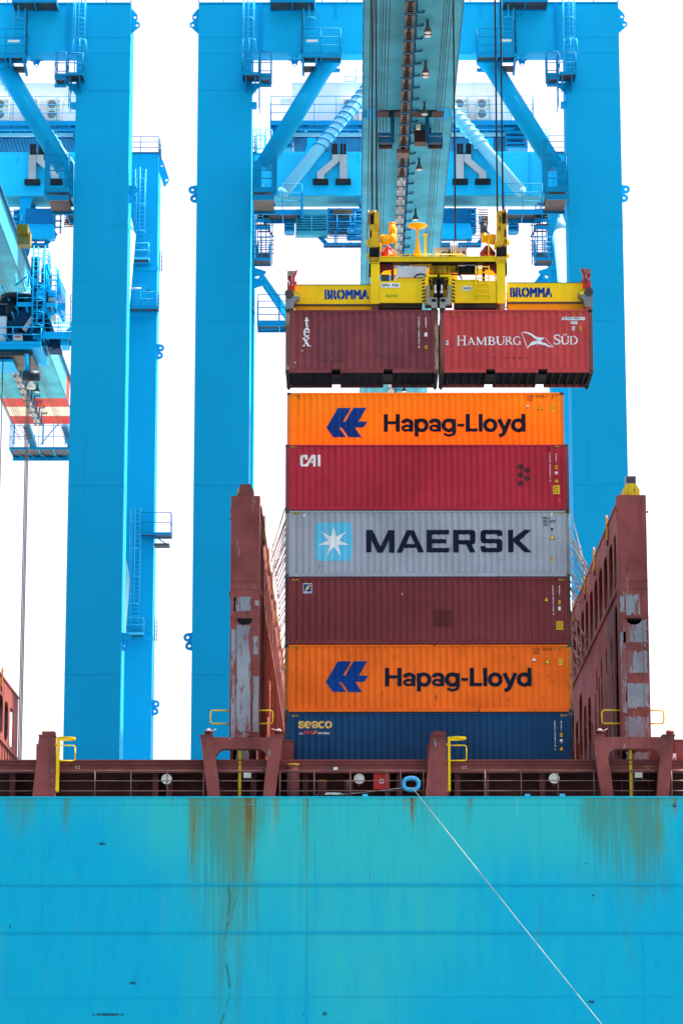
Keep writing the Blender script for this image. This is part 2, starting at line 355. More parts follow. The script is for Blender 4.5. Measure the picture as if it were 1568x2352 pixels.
# ================================================================== water and quay
mb = MB(); mb.box(-2500, 2500, -600, 3000, -1.0, 0)
WATER = bpy.data.materials.new('sea_water'); WATER.use_nodes = True
_n = WATER.node_tree.nodes; _b = _n['Principled BSDF']; _b.inputs['Base Color'].default_value = (.05, .13, .16, 1); _b.inputs['Roughness'].default_value = .12
_t = _n.new('ShaderNodeTexNoise'); _t.inputs['Scale'].default_value = .8; _t.inputs['Detail'].default_value = 6
_tc = _n.new('ShaderNodeTexCoord'); WATER.node_tree.links.new(_tc.outputs['Object'], _t.inputs['Vector'])
_bp = _n.new('ShaderNodeBump'); _bp.inputs['Strength'].default_value = .6; _bp.inputs['Distance'].default_value = .3
WATER.node_tree.links.new(_t.outputs['Fac'], _bp.inputs['Height']); WATER.node_tree.links.new(_bp.outputs[0], _b.inputs['Normal'])
setting('water', mb, WATER)
mb = MB(); mb.box(-400, 400, 183, 900, -.9, 3.5); mb.box(-400, 400, 182.4, 182.99, -.9, 3.3)
setting('quay', mb, CONC)

# ================================================================== ship
HY, HZ = 123.2, 18.375
ship = thing('container_ship', 'turquoise hulled container ship with rust streaked side and brown deck structures across the foreground', 'ship', (0, HY, 0))
def HX(px): return P('F', px, 1900, HY).x
def HZZ(py): return P('F', 784, py, HY).z
# hull plating: a fine sheet where the photograph shows it, plain plates beyond
x0, x1, z0, z1, st = -15.6, 15.6, 8.4, HZ, .056
nx, nz_ = int((x1-x0)/st), int((z1-z0)/st)
V = [(x0+(x1-x0)*i/nx, HY, z0+(z1-z0)*j/nz_) for j in range(nz_+1) for i in range(nx+1)]
Fq = [(j*(nx+1)+i, j*(nx+1)+i+1, (j+1)*(nx+1)+i+1, (j+1)*(nx+1)+i) for j in range(nz_) for i in range(nx)]
mb = MB(); mb.add(V, Fq)
ngrid = len(V)
BY = 181.0
mb.box(-78, x0, HY, HY+1, 0, HZ); mb.box(x1, 78, HY, HY+1, 0, HZ); mb.box(x0, x1, HY, HY+1, -.5, z0)
mb.box(-78, 78, BY-1, BY, -.5, HZ); mb.box(-79, -78, HY, BY, -.5, HZ); mb.box(78, 79, HY, BY, -.5, HZ)
mb.box(x0, x1, HY+.02, HY+.3, z0, HZ-.004)
def bead(px0, px1, py, h=.05, d=.018): mb.box(HX(px0), HX(px1), HY-d, HY-.002, HZZ(py)-h/2, HZZ(py)+h/2)
for py in (2031, 2140.5): bead(-20, 1590, py, .055, .03); bead(-20, 1590, py+5.5, .02, .012)
bead(-20, 706, 2291, .022, .012); bead(706, 1590, 2289, .022, .012); bead(-20, 1590, 1848, .02, .010)
def vbead(px, py0, py1, w=.03, d=.012): mb.box(HX(px)-w/2, HX(px)+w/2, HY-d, HY-.002, HZZ(py1), HZZ(py0))
vbead(102, 1832, 2140, .035); vbead(706, 1832, 2400, .04, .018); vbead(1240, 1836, 2140); vbead(1470, 2143, 2400)
mb.box(-15.5, 15.5, HY-.03, HY-.001, HZ-.05, HZ+.012)
hull = part('hull', mb, [], ship, fix=False)
me = hull.data
# wear and tone of the paint: rust runs under scuppers and stands, more turquoise amidships and higher up, pale washed runs
RUNS = [(452,10,260,.62),(463,7,200,.5),(475,22,180,.30),(512,20,260,.36),(545,28,330,.40),(577,13,310,.95),(566,10,230,.7),(560,50,150,.42),(590,8,240,.7),(530,70,110,.35),(636,10,110,.5),(700,3,420,.5),
 (928,8,70,.45),(945,12,110,.7),(1075,10,70,.4),(1345,10,120,.20),(1368,10,130,.24),(1405,12,120,.24),(1440,9,190,.40),(1470,8,170,.30),(1493,9,230,.38),
 (1530,9,60,.7),(60,14,60,.28),(165,6,60,.3),(405,5,40,.5),(708,4,120,.5),(1340,8,60,.45),(880,5,50,.4),(520,3,560,.42),(553,3,520,.36),(498,3,420,.36),(583,3,430,.5),(611,3,240,.35),(1400,3,330,.36),(1452,3,360,.42),(1478,3,300,.38)]
ALG = [(1385,80,280,.62),(1460,60,320,.72),(60,55,150,.45),(165,12,130,.55),(535,85,460,.62),(465,36,320,.52),(1425,10,560,.5),(560,22,700,.52),(518,24,760,.56),(1440,6,420,.42),(1410,5,560,.42),(970,26,230,.32),(720,60,520,.20),(860,90,420,.18),(1070,20,160,.3)]
PALR= [(632,18,260,.7),(612,8,220,.45),(725,8,300,.35),(982,12,330,.55),(998,7,300,.45),(1180,8,110,.6),(1375,16,70,.85),(1455,16,80,.85),(1010,20,260,.3),(830,26,200,.25),(560,40,48,.8),(680,20,30,.7),(1100,30,260,.22),(900,40,300,.2)]
rgb = me.color_attributes.new('wear', 'FLOAT_COLOR', 'POINT'); rgb2 = me.color_attributes.new('wear2', 'FLOAT_COLOR', 'POINT')
A = [0.0]*(4*len(me.vertices)); B2 = [0.0]*(4*len(me.vertices))
pxs = [810.0+(x0+(x1-x0)*i/nx)*54.27 for i in range(nx+1)]
def runs(lst, px, d, nn, n2):
    t = 0
    for c, w, L_, k in lst:
        if d > L_*1.35 or abs(px-c) > w*2.6: continue
        u = (px-c+n2*w*.5)/w; q = math.exp(-u*u)
        dd = d/L_; fall = max(0, 1-dd**1.4*(.75+.5*nn))
        t = max(t, k*q*fall*(.72+.5*nn))
    return t
SCUF = [(747,2310,9,7),(270,2312,60,5),(322,2243,12,5),(48,2118,4,7),(22,2122,3,5),(848,2003,3,5),(1335,2285,14,5),(1345,2050,6,5),(1330,1980,4,4),(250,1935,14,6),(1320,2335,9,6),(700,2312,4,5),(1530,1850,8,7),(1160,2065,3,4)]
chain = lambda py: 522+9*math.sin((py-1985)/37.0)+13*math.sin((py-2010)/91.0)
for j in range(nz_+1):
    py = 1830+(z1-z0)*(nz_-j)/nz_*54.2; d = py-1830
    for i in range(nx+1):
        px = pxs[i]; X = px/54.27; k = 4*(j*(nx+1)+i)
        n1 = noise.noise((X*2.2, d*.006, 3.1)); n2 = noise.noise((X*.9, d*.012, 9.7)); n3 = noise.noise((X*6.0, d*.01, 1.3))
        n4 = noise.noise((X*.28, d*.004, 5.5))
        nn = .5+.5*n1
        r = runs(RUNS, px, d, nn, n2)
        g = runs(ALG, px, d, nn, n2)
        ch = 0
        if d > 150:
            ch = math.exp(-((px-chain(py)-2*n2)/3.0)**2)*max(0, .95+1.2*noise.noise((X*9, d*.05, 2.2))+.6*n3)*min(1, (d-150)/60)
            ch = max(ch, .8*math.exp(-((px-chain(py)-13*noise.noise((.3, d*.018, 7))-9)/2.6)**2)*max(0, .4+1.6*noise.noise((X*7, d*.04, 8.2)))*min(1, (d-150)/60)) if d > 150 else ch
        ch = max(ch, .8*math.exp(-((px-706.5)/2.2)**2)*(.8+.5*n3)*(1 if d < 500 else .8), .5*math.exp(-((px-102)/2.2)**2)*(d < 310), .42*math.exp(-((px-1240)/2.2)**2)*(d < 310))
        tq = .95*math.exp(-(abs(px-760)/(560 if px > 760 else 400))**2.4)*max(.12, 1.02-d/600)+.42*math.exp(-((px-790)/190)**2)*min(1, d/400)+.50*max(0, 1-d/200)+.30*n4+.16*n1
        pl = runs(PALR, px, d, nn, n2)
        if d < 30: pl = max(pl, .30*(.5+n3))
        A[k:k+4] = [max(0, r), max(0, min(1, tq)), max(0, pl), 1]; sf = 0
        for sx_, sy_, sw, sh in SCUF:
            if abs(px-sx_) < sw*2 and abs(py-sy_) < sh*2: sf = max(sf, math.exp(-((px-sx_)/sw)**2-((py-sy_)/sh)**2))
        B2[k:k+4] = [max(0, g), max(0, ch), sf, 1]
for i_ in range(ngrid, len(me.vertices)):                # trim and weld seams carry the same wear as the plate behind them
    v = me.vertices[i_].co; gx = int(round((v.x-x0)/(x1-x0)*nx)); gz = int(round((v.z-z0)/(z1-z0)*nz_))
    if 0 <= gx <= nx and 0 <= gz <= nz_: g_ = 4*(gz*(nx+1)+gx); A[4*i_:4*i_+4] = A[g_:g_+4]; B2[4*i_:4*i_+4] = B2[g_:g_+4]
rgb.data.foreach_set('color', A); rgb2.data.foreach_set('color', B2)
HM = bpy.data.materials.new('hull_paint'); HM.use_nodes = True
def hull_nodes():
    nt = HM.node_tree; N = nt.nodes; L = nt.links; b = N['Principled BSDF']; b.inputs['Roughness'].default_value = .5; b.inputs['Specular IOR Level'].default_value = .12
    tc = N.new('ShaderNodeTexCoord')
    def nz(scale, detail, sx=(1,1,1), rg=.65):
        mp = N.new('ShaderNodeMapping'); mp.inputs['Scale'].default_value = sx; L.new(tc.outputs['Object'], mp.inputs[0])
        t = N.new('ShaderNodeTexNoise'); t.inputs['Scale'].default_value = scale; t.inputs['Detail'].default_value = detail; t.inputs['Roughness'].default_value = rg
        L.new(mp.outputs[0], t.inputs['Vector']); return t.outputs['Fac']
    def attr(nm):
        a = N.new('ShaderNodeAttribute'); a.attribute_name = nm; s = N.new('ShaderNodeSeparateColor'); L.new(a.outputs['Color'], s.inputs[0]); return s.outputs
    def mr(src, a, c, lo=0, hi=1):
        r = N.new('ShaderNodeMapRange'); r.interpolation_type = 'SMOOTHSTEP'; r.inputs['From Min'].default_value = a; r.inputs['From Max'].default_value = c
        r.inputs['To Min'].default_value = lo; r.inputs['To Max'].default_value = hi; L.new(src, r.inputs['Value']); return r.outputs[0]
    def mth(op, a, c):
        m = N.new('ShaderNodeMath'); m.operation = op
        for k, v in enumerate((a, c)):
            if isinstance(v, (int, float)): m.inputs[k].default_value = v
            else: L.new(v, m.inputs[k])
        return m.outputs[0]
    def mix(a, col, fac):
        x = N.new('ShaderNodeMix'); x.data_type = 'RGBA'; L.new(fac, x.inputs['Factor'])
        if isinstance(a, tuple): x.inputs['A'].default_value = (*a, 1)
        else: L.new(a, x.inputs['A'])
        x.inputs['B'].default_value = (*col, 1); return x.outputs['Result']
    w = attr('wear'); w2 = attr('wear2')
    fine = nz(8, 7, (1, 1, .03), .7); med = nz(1.1, 7, (1, 1, .12)); blot = nz(.5, 8)
    c = mix(HULL_A, HULL_B, mr(blot, .3, .75, 0, .55))
    c = mix(c, (.0, .30, .52), mr(nz(2.2, 8, (1, 1, .22), .7), .50, .76, 0, .50))
    c = mix(c, (.03, .50, .60), mr(nz(3.1, 8, (1, 1, .30), .72), .54, .74, 0, .40))
    tq = mth('ADD', w[1], mth('MULTIPLY', mth('SUBTRACT', med, .5), .55))
    c = mix(c, HULL_T, mr(tq, .12, 1.05, 0, .80))
    c = mix(c, HULL_P, mr(mth('ADD', w[2], mth('MULTIPLY', mth('SUBTRACT', fine, .5), .9)), .34, .75, 0, .55))
    c = mix(c, (.065, .27, .20), mr(mth('ADD', w2[0], mth('MULTIPLY', mth('SUBTRACT', fine, .5), 1.3)), .12, .62, 0, .85))
    c = mix(c, (.0, .36, .58), mr(fine, .5, .72, 0, .42)); c = mix(c, HULL_P, mr(nz(19, 6, (1, 1, .02), .7), .56, .78, 0, .22))
    c = mix(c, (.15, .24, .10), mr(mth('ADD', w[0], mth('MULTIPLY', mth('SUBTRACT', med, .5), 1.5)), .12, .62, 0, .62))
    c = mix(c, (.20, .10, .02), mr(mth('ADD', w[0], mth('MULTIPLY', mth('SUBTRACT', fine, .5), 2.8)), .50, .80, 0, .84))
    c = mix(c, (.03, .17, .15), mr(w2[1], .30, .95, 0, .72))
    sc_ = nz(6, 8, (1, 1, .6), .8)
    c = mix(c, (.015, .04, .07), mr(mth('ADD', w2[2], mth('MULTIPLY', mth('SUBTRACT', sc_, .5), 2.4)), .62, .80, 0, .85))
    c = mix(c, (.02, .06, .10), mr(sc_, .74, .77, 0, .6))
    L.new(c, b.inputs['Base Color'])
    bp = N.new('ShaderNodeBump'); bp.inputs['Strength'].default_value = .45; bp.inputs['Distance'].default_value = .08
    L.new(mth('ADD', nz(.45, 3), mth('MULTIPLY', nz(4, 6), .15)), bp.inputs['Height']); L.new(bp.outputs[0], b.inputs['Normal'])
HULL_A, HULL_B, HULL_T, HULL_P = (.0, .42, .65), (.0, .475, .635), (.04, .54, .50), (.20, .60, .59)
hull_nodes()
me.materials.append(HM)

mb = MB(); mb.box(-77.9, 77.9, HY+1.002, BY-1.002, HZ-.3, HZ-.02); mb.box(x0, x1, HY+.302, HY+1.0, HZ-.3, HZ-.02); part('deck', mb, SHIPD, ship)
# hatch coaming girder with the dark passage under it
cz0, cz1 = 19.50, 19.94
mb = MB()
mb.box(-30, 30, 123.95, 124.2, cz0, cz1); mb.box(-30, 30, 123.90, 125.42, cz1+.002, cz1+.07); mb.box(-30, 30, 123.88, 123.948, cz0+.30, cz0+.33)
mb.box(-30, 30, 123.90, 124.2, cz0-.04, cz0-.002)
part('hatch_coaming', mb, SHIP, ship)
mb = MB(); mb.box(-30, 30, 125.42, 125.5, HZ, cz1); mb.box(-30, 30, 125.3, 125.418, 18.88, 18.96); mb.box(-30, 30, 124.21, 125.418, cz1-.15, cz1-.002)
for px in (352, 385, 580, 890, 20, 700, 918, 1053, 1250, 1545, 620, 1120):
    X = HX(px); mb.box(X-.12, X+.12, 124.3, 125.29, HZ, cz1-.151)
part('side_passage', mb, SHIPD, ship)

# railing: rails and posts between the stands
mb = MB(); RY = 123.42
def zrail(y): return P('b4', 800, y, RY).z
rz = [zrail(444), zrail(508), zrail(571)]
for a, b in ((-20, 132), (138, 470), (478, 608), (640, 1000), (1037, 1390), (1400, 1505), (1535, 1590)):
    for z, r in zip(rz, (.030, .020, .020)): mb.tube((HX(a), RY, z), (HX(b), RY, z), r, 6)
for px in (118, 215.5, 298.5, 382, 466, 642, 721, 804.5, 888, 920, 973, 1032, 1115, 1198, 1283, 1366, 1455, 1545):
    X = HX(px); mb.tube((X, RY, HZ), (X, RY, rz[0]), .026, 6)
part('railing', mb, RAIL, ship)

def shift(o, dx): o.location.x += dx; return o
# portal stands
def stand(dx, first):
    r = 'c6'; Y0, Y1 = 123.28, 123.85
    q = lambda x, y: (P(r, x, y, Y0).x+dx, P(r, x, y, Y0).z)
    arcL = [(430-125*(1-math.cos(t))*1.0, 915+140*(1-math.sin(t))) for t in []]
    inner = [(372,1628),(345,1300),(305,1055),(322,1000),(350,960),(385,930),(430,915),(955,915),(1000,930),(1035,960),(1062,1000),(1080,1055),(1048,1300),(1015,1628)]
    outl = [q(x, y) for x, y in [(190,1628),(80,715),(270,715),(272,742),(1118,742),(1125,715),(1308,715),(1195,1628)][::1]]
    out = outl+[q(x, y) for x, y in inner[::-1]]
    mb = MB(); mb.plate(out, [], 'y', Y0, Y1)
    for xa, xb in ((70, 268), (1120, 1314)):
        a = q(xa, 718); b = q(xb, 704); mb.box(a[0], b[0], Y0-.05, Y1+.05, a[1], b[1])
    for xs in (272, 525, 630, 868, 965): a = q(xs, 745); b = q(xs, 912); mb.box(a[0]-.012, a[0]+.012, Y0-.012, Y0-.002, b[1], a[1])
    part_ = part('deck_stand', mb, SHIPW, ship)
    for cx in (200, 1248):
        a = q(cx, 704); mb = MB()
        mb.lathe((a[0], 123.55, a[1]), [(.16,0),(.16,.12),(.20,.125),(.20,.15),(.14,.155),(.14,.18)], 12)
        mb.lathe((a[0], 123.55, a[1]+.18), [(.13,0),(.12,.04),(.05,.10),(.02,.11)], 12, 1)
        mb.tube((a[0]+.12, 123.5, a[1]+.16), (a[0]+(.32 if cx < 500 else -.3), 123.5, a[1]+.27), .02, 6, m=1)
        part('fairlead_light', mb, [SHIP, CREAM], part_)
    # yellow pole and lamp box behind the stand
    mb = MB(); a = P(r, 672, 930, 123.95); b = P(r, 678, 1625, 123.95)
    mb.box(a.x-.06+dx, a.x+.06+dx, 123.92, 124.05, HZ, a.z); part('ladder_post', mb, YELR, part_)
    mb = MB(); xa, xb, za, zb = PB(r, 725, 1272, 838, 1348, 123.87); mb.box(xa+dx, xb+dx, 123.86, 124.1, za, zb); mb.box(xa+dx+.03, xb+dx+.06, 123.9, 124.05, za-.06, za-.002, 1)
    part('lamp_box', mb, [CREAM, DKG], part_)
    return part_
st1 = stand(0, True)
DX2 = P('b6', 1013, 135, 123.28).x-P('c6', 75, 705, 123.28).x
st2 = stand(DX2, False)
# tapered pillars with yellow ladder, hoop and guard
def pillar(dx):
    r = 'b5'; Y0, Y1 = 123.3, 124.0; q = lambda x, y: (P(r, x, y, Y0).x+dx, P(r, x, y, Y0).z)
    mb = MB(); mb.plate([q(1255,526), q(1287,142), q(1383,142), q(1397,526)], [], 'y', Y0, Y1)
    a = q(1283, 146); b = q(1387, 138); mb.box(a[0], b[0], Y0-.04, Y1+.04, a[1]+.003, b[1])
    a = q(1304, 137.5); b = q(1384, 116); mb.box(a[0], b[0], Y0+.05, Y1-.05, a[1], b[1])
    a = q(1276, 430); b = q(1283, 190); mb.box(a[0]-.05, b[0], Y0+.3, Y1+.1, a[1], b[1])
    pl = part('support_pillar', mb, SHIPW, ship)
    mb = MB()
    x = q(1405, 300)[0]; zt = q(0, 152)[1]; zb = q(0, 492)[1]
    for yy in (123.38, 123.78): mb.box(x-.05, x+.05, yy-.03, yy+.03, zb, zt)
    z = zb+.15
    while z < zt: mb.tube((x, 123.38, z), (x, 123.78, z), .018, 6); z += .3
    mb.box(x-.12, x-.051, 123.38, 123.42, zb+.05, zb+.14); mb.box(x-.12, x-.051, 123.38, 123.42, zt-.35, zt-.28)
    ld = part('ladder', mb, YEL, pl)
    mb = MB(); xa = q(1397, 0)[0]; xb = q(1510, 0)[0]; zc = q(0, 158)[1]
    n = 20; R1 = (xb-xa)/2
    for i in range(n):
        a0, a1 = 2*math.pi*i/n, 2*math.pi*(i+1)/n
        mb.bar(((xa+xb)/2+R1*math.cos(a0), 123.6+R1*math.sin(a0), zc), ((xa+xb)/2+R1*math.cos(a1), 123.6+R1*math.sin(a1), zc), .03, .09)
    part('hoop', mb, YEL, pl)
    mb = MB(); x0_, z1_ = q(1387, 204); x1_, z0_ = q(1514, 299); rr = rrect(x0_, x1_, z0_, z1_, .09)
    mb.path([(X, 123.45, Z) for X, Z in ([(x0_, z1_)]+[p for p in sorted(rr[0:6], key=lambda p: p[0])]+[p for p in sorted(rr[18:24], key=lambda p: -p[0])]+[(x0_, z0_)])], .028, 6)
    part('guard_loop', mb, YEL, pl)
pillar(0)
pillar(P('b4', 247, 222, 123.3).x-P('b5', 1287, 142, 123.3).x)
# round floodlights under the coaming
for r, cx, cy, R0 in (('b4',1046,497,33),('b5',841,417,33),('b6',783,401,32)):
    c = P(r, cx, cy, 124.0); R1 = R0/RG[r][2]*.57415/54.6; mb = MB()
    mb.lathe((c.x, 123.95, c.z), [(R1*.85,.22),(R1,.16),(R1,.02),(R1*.90,0),(R1*.80,.015),(R1*.74,.03)], 28, 0, 'y')
    mb.lathe((c.x, 123.985, c.z), [(R1*.70,.01),(R1*.68,-.012),(R1*.1,-.02)], 24, 1, 'y')
    mb.box(c.x-.04, c.x+.04, 124.171, 124.3, c.z-.3, c.z+.04, 2)
    part('floodlight', mb, [CREAM, LAMPG, SHIP], ship)
# deck fittings
c = P('b5', 428, 325, 123.75); zb = HZ; mb = MB(); h = c.z-zb; R1 = .275
mb.lathe((c.x, 123.75, zb), [(R1,0),(R1,h*.74),(R1*1.18,h*.75),(R1*1.18,h*.78),(R1*.85,h*.84),(R1*.82,h*.92),(R1*.95,h*.965),(R1*.95,h*.97)], 24)
mb.lathe((c.x, 123.75, zb+h*.97), [(R1*.95,0.001),(R1*.95,h*.03)], 24, 1)
part('vent_pipe', mb, [SHIPW, YELR], ship)
for x0_, x1_ in ((578, 638), (747, 806)):
    a = P('b5', x0_, 428, 123.8); b = P('b5', x1_, 428, 123.8); R1 = (b.x-a.x)/2; mb = MB()
    mb.lathe(((a.x+b.x)/2, 123.8, HZ), [(R1*.98,0),(R1*.98,a.z-HZ-.05),(R1,a.z-HZ-.05)], 20); mb.lathe(((a.x+b.x)/2, 123.8, a.z-.05), [(R1*1.02,0),(R1*1.02,.05)], 20, 1)
    part('mooring_bollard', mb, [SHIPW, YELR], ship)
xa, xb, za, zb = PB('b5', 930, 378, 1030, 487, 124.3); mb = MB(); mb.box(xa, xb, 124.0, 124.28, za, zb)
fb = part('fire_hose_box', mb, RED, ship)
mb = MB(); xa, xb, za, zb = PB('b5', 968, 420, 993, 445, 123.99); t = .025
Q = join(rect(xa, xb, zb-t, zb), rect(xa, xb, za, za+t), rect(xa, xa+t, za, zb), rect(xb-t, xb, za, zb), word('G', xa+.07, xb-.07, za+.07, zb-.07, .01))
mb.add(*flat(Q, 123.99)); part('symbol', mb, DECW, fb)
# brown lockers beside the stands
for r, q, sign in (('b5', (358, 188, 428, 318), None), ('b6', (1512, 178, 1640, 300), (1500, 248, 1526, 293))):
    xa, xb, za, zb = PB(r, *q, 124.6); mb = MB(); mb.box(xa, xb, 124.3, 125.3, cz1+.072, zb); mb.box(xa-.03, xb+.03, 124.26, 125.32, zb+.002, zb+.05)
    lk = part('deck_locker', mb, SHIP, ship)
    if sign:
        xa, xb, za, zb = PB(r, *sign, 124.2); mb = MB(); mb.box(xa, xb, 124.26, 124.29, za, zb); mb.add(*flat(word('x', xa+.03, xa+.14, za+.03, za+.13, .02), 124.25), 1)
        part('notice', mb, [DECW, RED2], lk)
# bulkhead behind the right stand
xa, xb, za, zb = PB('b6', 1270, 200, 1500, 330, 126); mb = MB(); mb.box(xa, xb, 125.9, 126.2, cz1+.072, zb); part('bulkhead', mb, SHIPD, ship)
# blue blocks standing on the sheer strake
for r, q in (('b5', (862, 513, 895, 528)), ('b6', (605, 496, 637, 511)), ('b6', (817, 495, 850, 510))):
    xa, xb, za, zb = PB(r, *q, HY); mb = MB(); mb.box(xa, xb, HY-.02, HY+.2, HZ+.013, zb); part('fender_block', mb, RFB, ship)
# fairlead ring
c = P('b5', 1166, 449, 123.35); mb = MB(); n, k = 36, 12; V = []
sx = 1/RG['b5'][2]*.57415/54.7
for i in range(n):
    a = 2*math.pi*i/n; ca, sa = math.cos(a), math.sin(a)
    ex, ez = abs(ca)**.9*math.copysign(1, ca), abs(sa)**.9*math.copysign(1, sa)
    mx, mz = (63+30)/2*sx, (53+21)/2*sx; tx, tz = (60-33)/2*sx, (51-24)/2*sx
    for j in range(k):
        b = 2*math.pi*j/k
        V.append((c.x+ex*(mx+tx*math.cos(b)), c.y+.22*math.sin(b), c.z+ez*(mz+tz*math.cos(b))))
mb.add(V, [(i*k+j, i*k+(j+1)%k, ((i+1)%n)*k+(j+1)%k, ((i+1)%n)*k+j) for i in range(n) for j in range(k)], 0, True)
mb.box(c.x-.55, c.x+.55, 123.25, 123.7, HZ+.013, c.z-.52, 1)
fair = part('fairlead', mb, [RFB, SHIP], ship)
# painted words on the coaming
def deck_word(s, r, q, mat, Y=123.94, bold=0.0):
    xa, xb, za, zb = PB(r, *q, Y); mb = MB(); mb.add(*flat(word(s, xa, xb, za, zb, bold), Y)); part('marking', mb, mat, ship)
deck_word('C C', 'b4', (474, 413, 503, 431), DECW); deck_word('C C', 'b6', (223, 325, 252, 342), DECW)
deck_word('C.H. BILGE 15', 'c6', (903, 1185, 1048, 1203), GOLD); deck_word('5-B', 'c6', (963, 1214, 1000, 1230), GOLD)
deck_word('C.H. BILGE 14', 'b6', (1325, 323, 1378, 332), GOLD); deck_word('5-B', 'b6', (1348, 337, 1362, 345), GOLD)
xa, xb, za, zb = PB('b5', 680, 343, 706, 362, 123.94); mb = MB(); mb.box(xa, xb, 123.93, 123.945, za, zb); mb.box(xa+.09, xb-.09, 123.92, 123.929, za+.05, zb-.06, 1); part('notice', mb, [DECW, DKG], ship)

# lashing bridges
def jag(x0_, x1_, z0_, z1_, seed, amp=.10, n=26):
    out = []; rnd = random.Random(seed)
    per = [(x0_+(x1_-x0_)*i/n, z1_) for i in range(n)]+[(x1_, z1_-(z1_-z0_)*i/n) for i in range(n)]+[(x1_-(x1_-x0_)*i/n, z0_) for i in range(n)]+[(x0_, z0_+(z1_-z0_)*i/n) for i in range(n)]
    for i, (x, z) in enumerate(per):
        k = amp*noise.noise((x*5+seed, z*3, seed*.7))+amp*.5*noise.noise((x*17, z*13, seed)); d = Vector((x-(x0_+x1_)/2, z-(z0_+z1_)/2)).normalized()
        out.append((x-d.x*abs(k)*1.3, z-d.y*abs(k)*1.6))
    return out
def slot(y0_, y1_, z0_, z1_, r=.28): return rrect(y0_, y1_, z0_, z1_, min(r, (y1_-y0_)*.48), 5)
BRIDGE_END = 180.4
def bridge(xc, w, ptop, cap, patches, detail=True):
    root = thing_part('lashing_bridge')
    X0, X1 = xc-w/2, xc+w/2; zb = P('c6', 600, 738, 123.3).z
    yf = 124.3
    # end post
    mb = MB()
    zs1, zs2 = 27.33, 26.08
    mb.box(X0, X1, yf, yf+.9, zb+.5, ptop)
    mb.plate([(X0, zb-.1), (X0, zb+.498), (X1, zb+.498), (X1, zb-.1), (xc+w*.30, zb-.1), (xc+w*.27, zb+.1), (xc+w*.17, zb+.22), (xc-w*.17, zb+.22), (xc-w*.27, zb+.1), (xc-w*.30, zb-.1)], [], 'y', yf, yf+.9)
    for z in (zs1, zs2, zs1+.32): mb.box(X0-.02, X1+.02, yf-.02, yf-.002, z-.018, z+.018)
    for x in (xc-w*.29, xc+w*.29): mb.box(x-.012, x+.012, yf-.014, yf-.002, zb, zs1-.05)
    for x, z in ((X0-.05, ptop-.7), (X1+.03, ptop-.75), (X0-.05, ptop-1.0)): mb.box(x, x+.06, yf+.1, yf+.2, z, z+.09)
    rn = random.Random(int(xc*10))
    for k in range(3): mb.lathe((X0+w*(.15+.7*rn.random()), yf-.01, zb+5+5*rn.random()), [(.04,.0),(.04,.008)], 10, 0, 'y')
    # dark shade plate painted as the half-round opening below the joint
    cz = zs2-.03; mb.plate([(xc-w*.26, cz), (xc+w*.26, cz), (xc+w*.25, cz-.12), (xc+w*.18, cz-.22), (xc+w*.08, cz-.27), (xc-w*.08, cz-.27), (xc-w*.18, cz-.22), (xc-w*.25, cz-.12)], [], 'y', yf-.006, yf-.003, 1)
    post = part('end_post', mb, [SHIPW, HOLE_SHADE], root)
    for i, (a, b, c, d) in enumerate(patches):
        mb = MB(); mb.plate(jag(X0+w*a, X0+w*b, min(c, d), max(c, d), i+int(xc*3), min(.11, .25*w*(b-a))), [], 'y', yf-.006, yf-.002); part('paint_patch', mb, SHIPP, root)
    cap(root, xc, ptop, yf)
    # walls on both faces with rounded openings
    zt = 31.1; zl = HZ
    for xa, xb in ((X0, X0+.06), (X1-.06, X1)):
        holes = [slot(125.35, 126.5, 27.62, 29.95)]
        k = 0; y = 127.15
        while y+1.9 < BRIDGE_END-.5: holes.append(slot(y, y+1.85, 27.62, 29.95, .5)); y += 2.72
        y = 128.2
        for i in range(4): holes.append(slot(y, y+.55, 24.78, 25.9, .27)); y += 2.7
        for i in range(2): holes.append(slot(131.0+2.7*i, 131.5+2.7*i, 20.9, 22.4, .2))
        holes.append(slot(125.4, 126.9, 20.2, 26.9, .5))
        y = 140.2
        while y+2.0 < BRIDGE_END-.5: holes.append(slot(y, y+1.75, 19.6, 26.2 if int(y) % 2 else 25.2, .6)); y += 2.72
        mb = MB(); mb.plate([(125.2, zl), (BRIDGE_END, zl), (BRIDGE_END, zt), (125.2, zt)], holes, 'x', xa, xb)
        s = -1 if xa == X0 else 1; xo = X0 if s < 0 else X1
        mb.box(xo, xo+s*.09, 125.25, BRIDGE_END, 27.25, 27.40); mb.box(xo, xo+s*.05, 125.25, BRIDGE_END, zt-.08, zt+.03)
        if s > 0:
            y = 126.2
            while y < BRIDGE_END-1: mb.box(xo+.001, xo+.05, y-.04, y+.04, zl+.2, 27.2); y += 1.36
        part('bridge_wall', mb, SHIPL, root)
        for y in (129.3, 136.4, 142.4, 150.1, 157.5, 164.6, 171.5):
            mb = MB(); mb.plate([(y-.25, 30.4), (y-.1, 30.2), (y+.1, 30.2), (y+.25, 30.4), (y+.22, 31.40), (y+.05, 31.55), (y-.05, 31.55), (y-.22, 31.40)], [circ(y, 31.36, .07, 8)], 'x', xo+s*.005, xo+s*.075)
            mb.box(xo+s*.02, xo+s*.085, y-.27, y-.2505, 30.4, 31.40, 1); part('lashing_plate', mb, [SHIPL, YELR], root)
        # lashing gear standing against the wall
        rn = random.Random(3+int(xc))
        for k in range(12 if (xc-2)*s < 0 and xc > -10 else 0):
            mb = MB(); y = 126+k*1.95+rn.random()*.6; mb.tube((xo+s*.1, y, 18.6), (xo+s*(.1+.1*rn.random()), y+.1, 18.6+4.5*rn.random()+2.4), .03, 6)
            part('stowed_rod', mb, RUSTG if s < 0 else SHIPL, root)
    mb = MB(); mb.box(xc-.04, xc+.04, 125.21, BRIDGE_END-.2, zl, 30.9)  # middle plate and top deck added to keep the slots dark
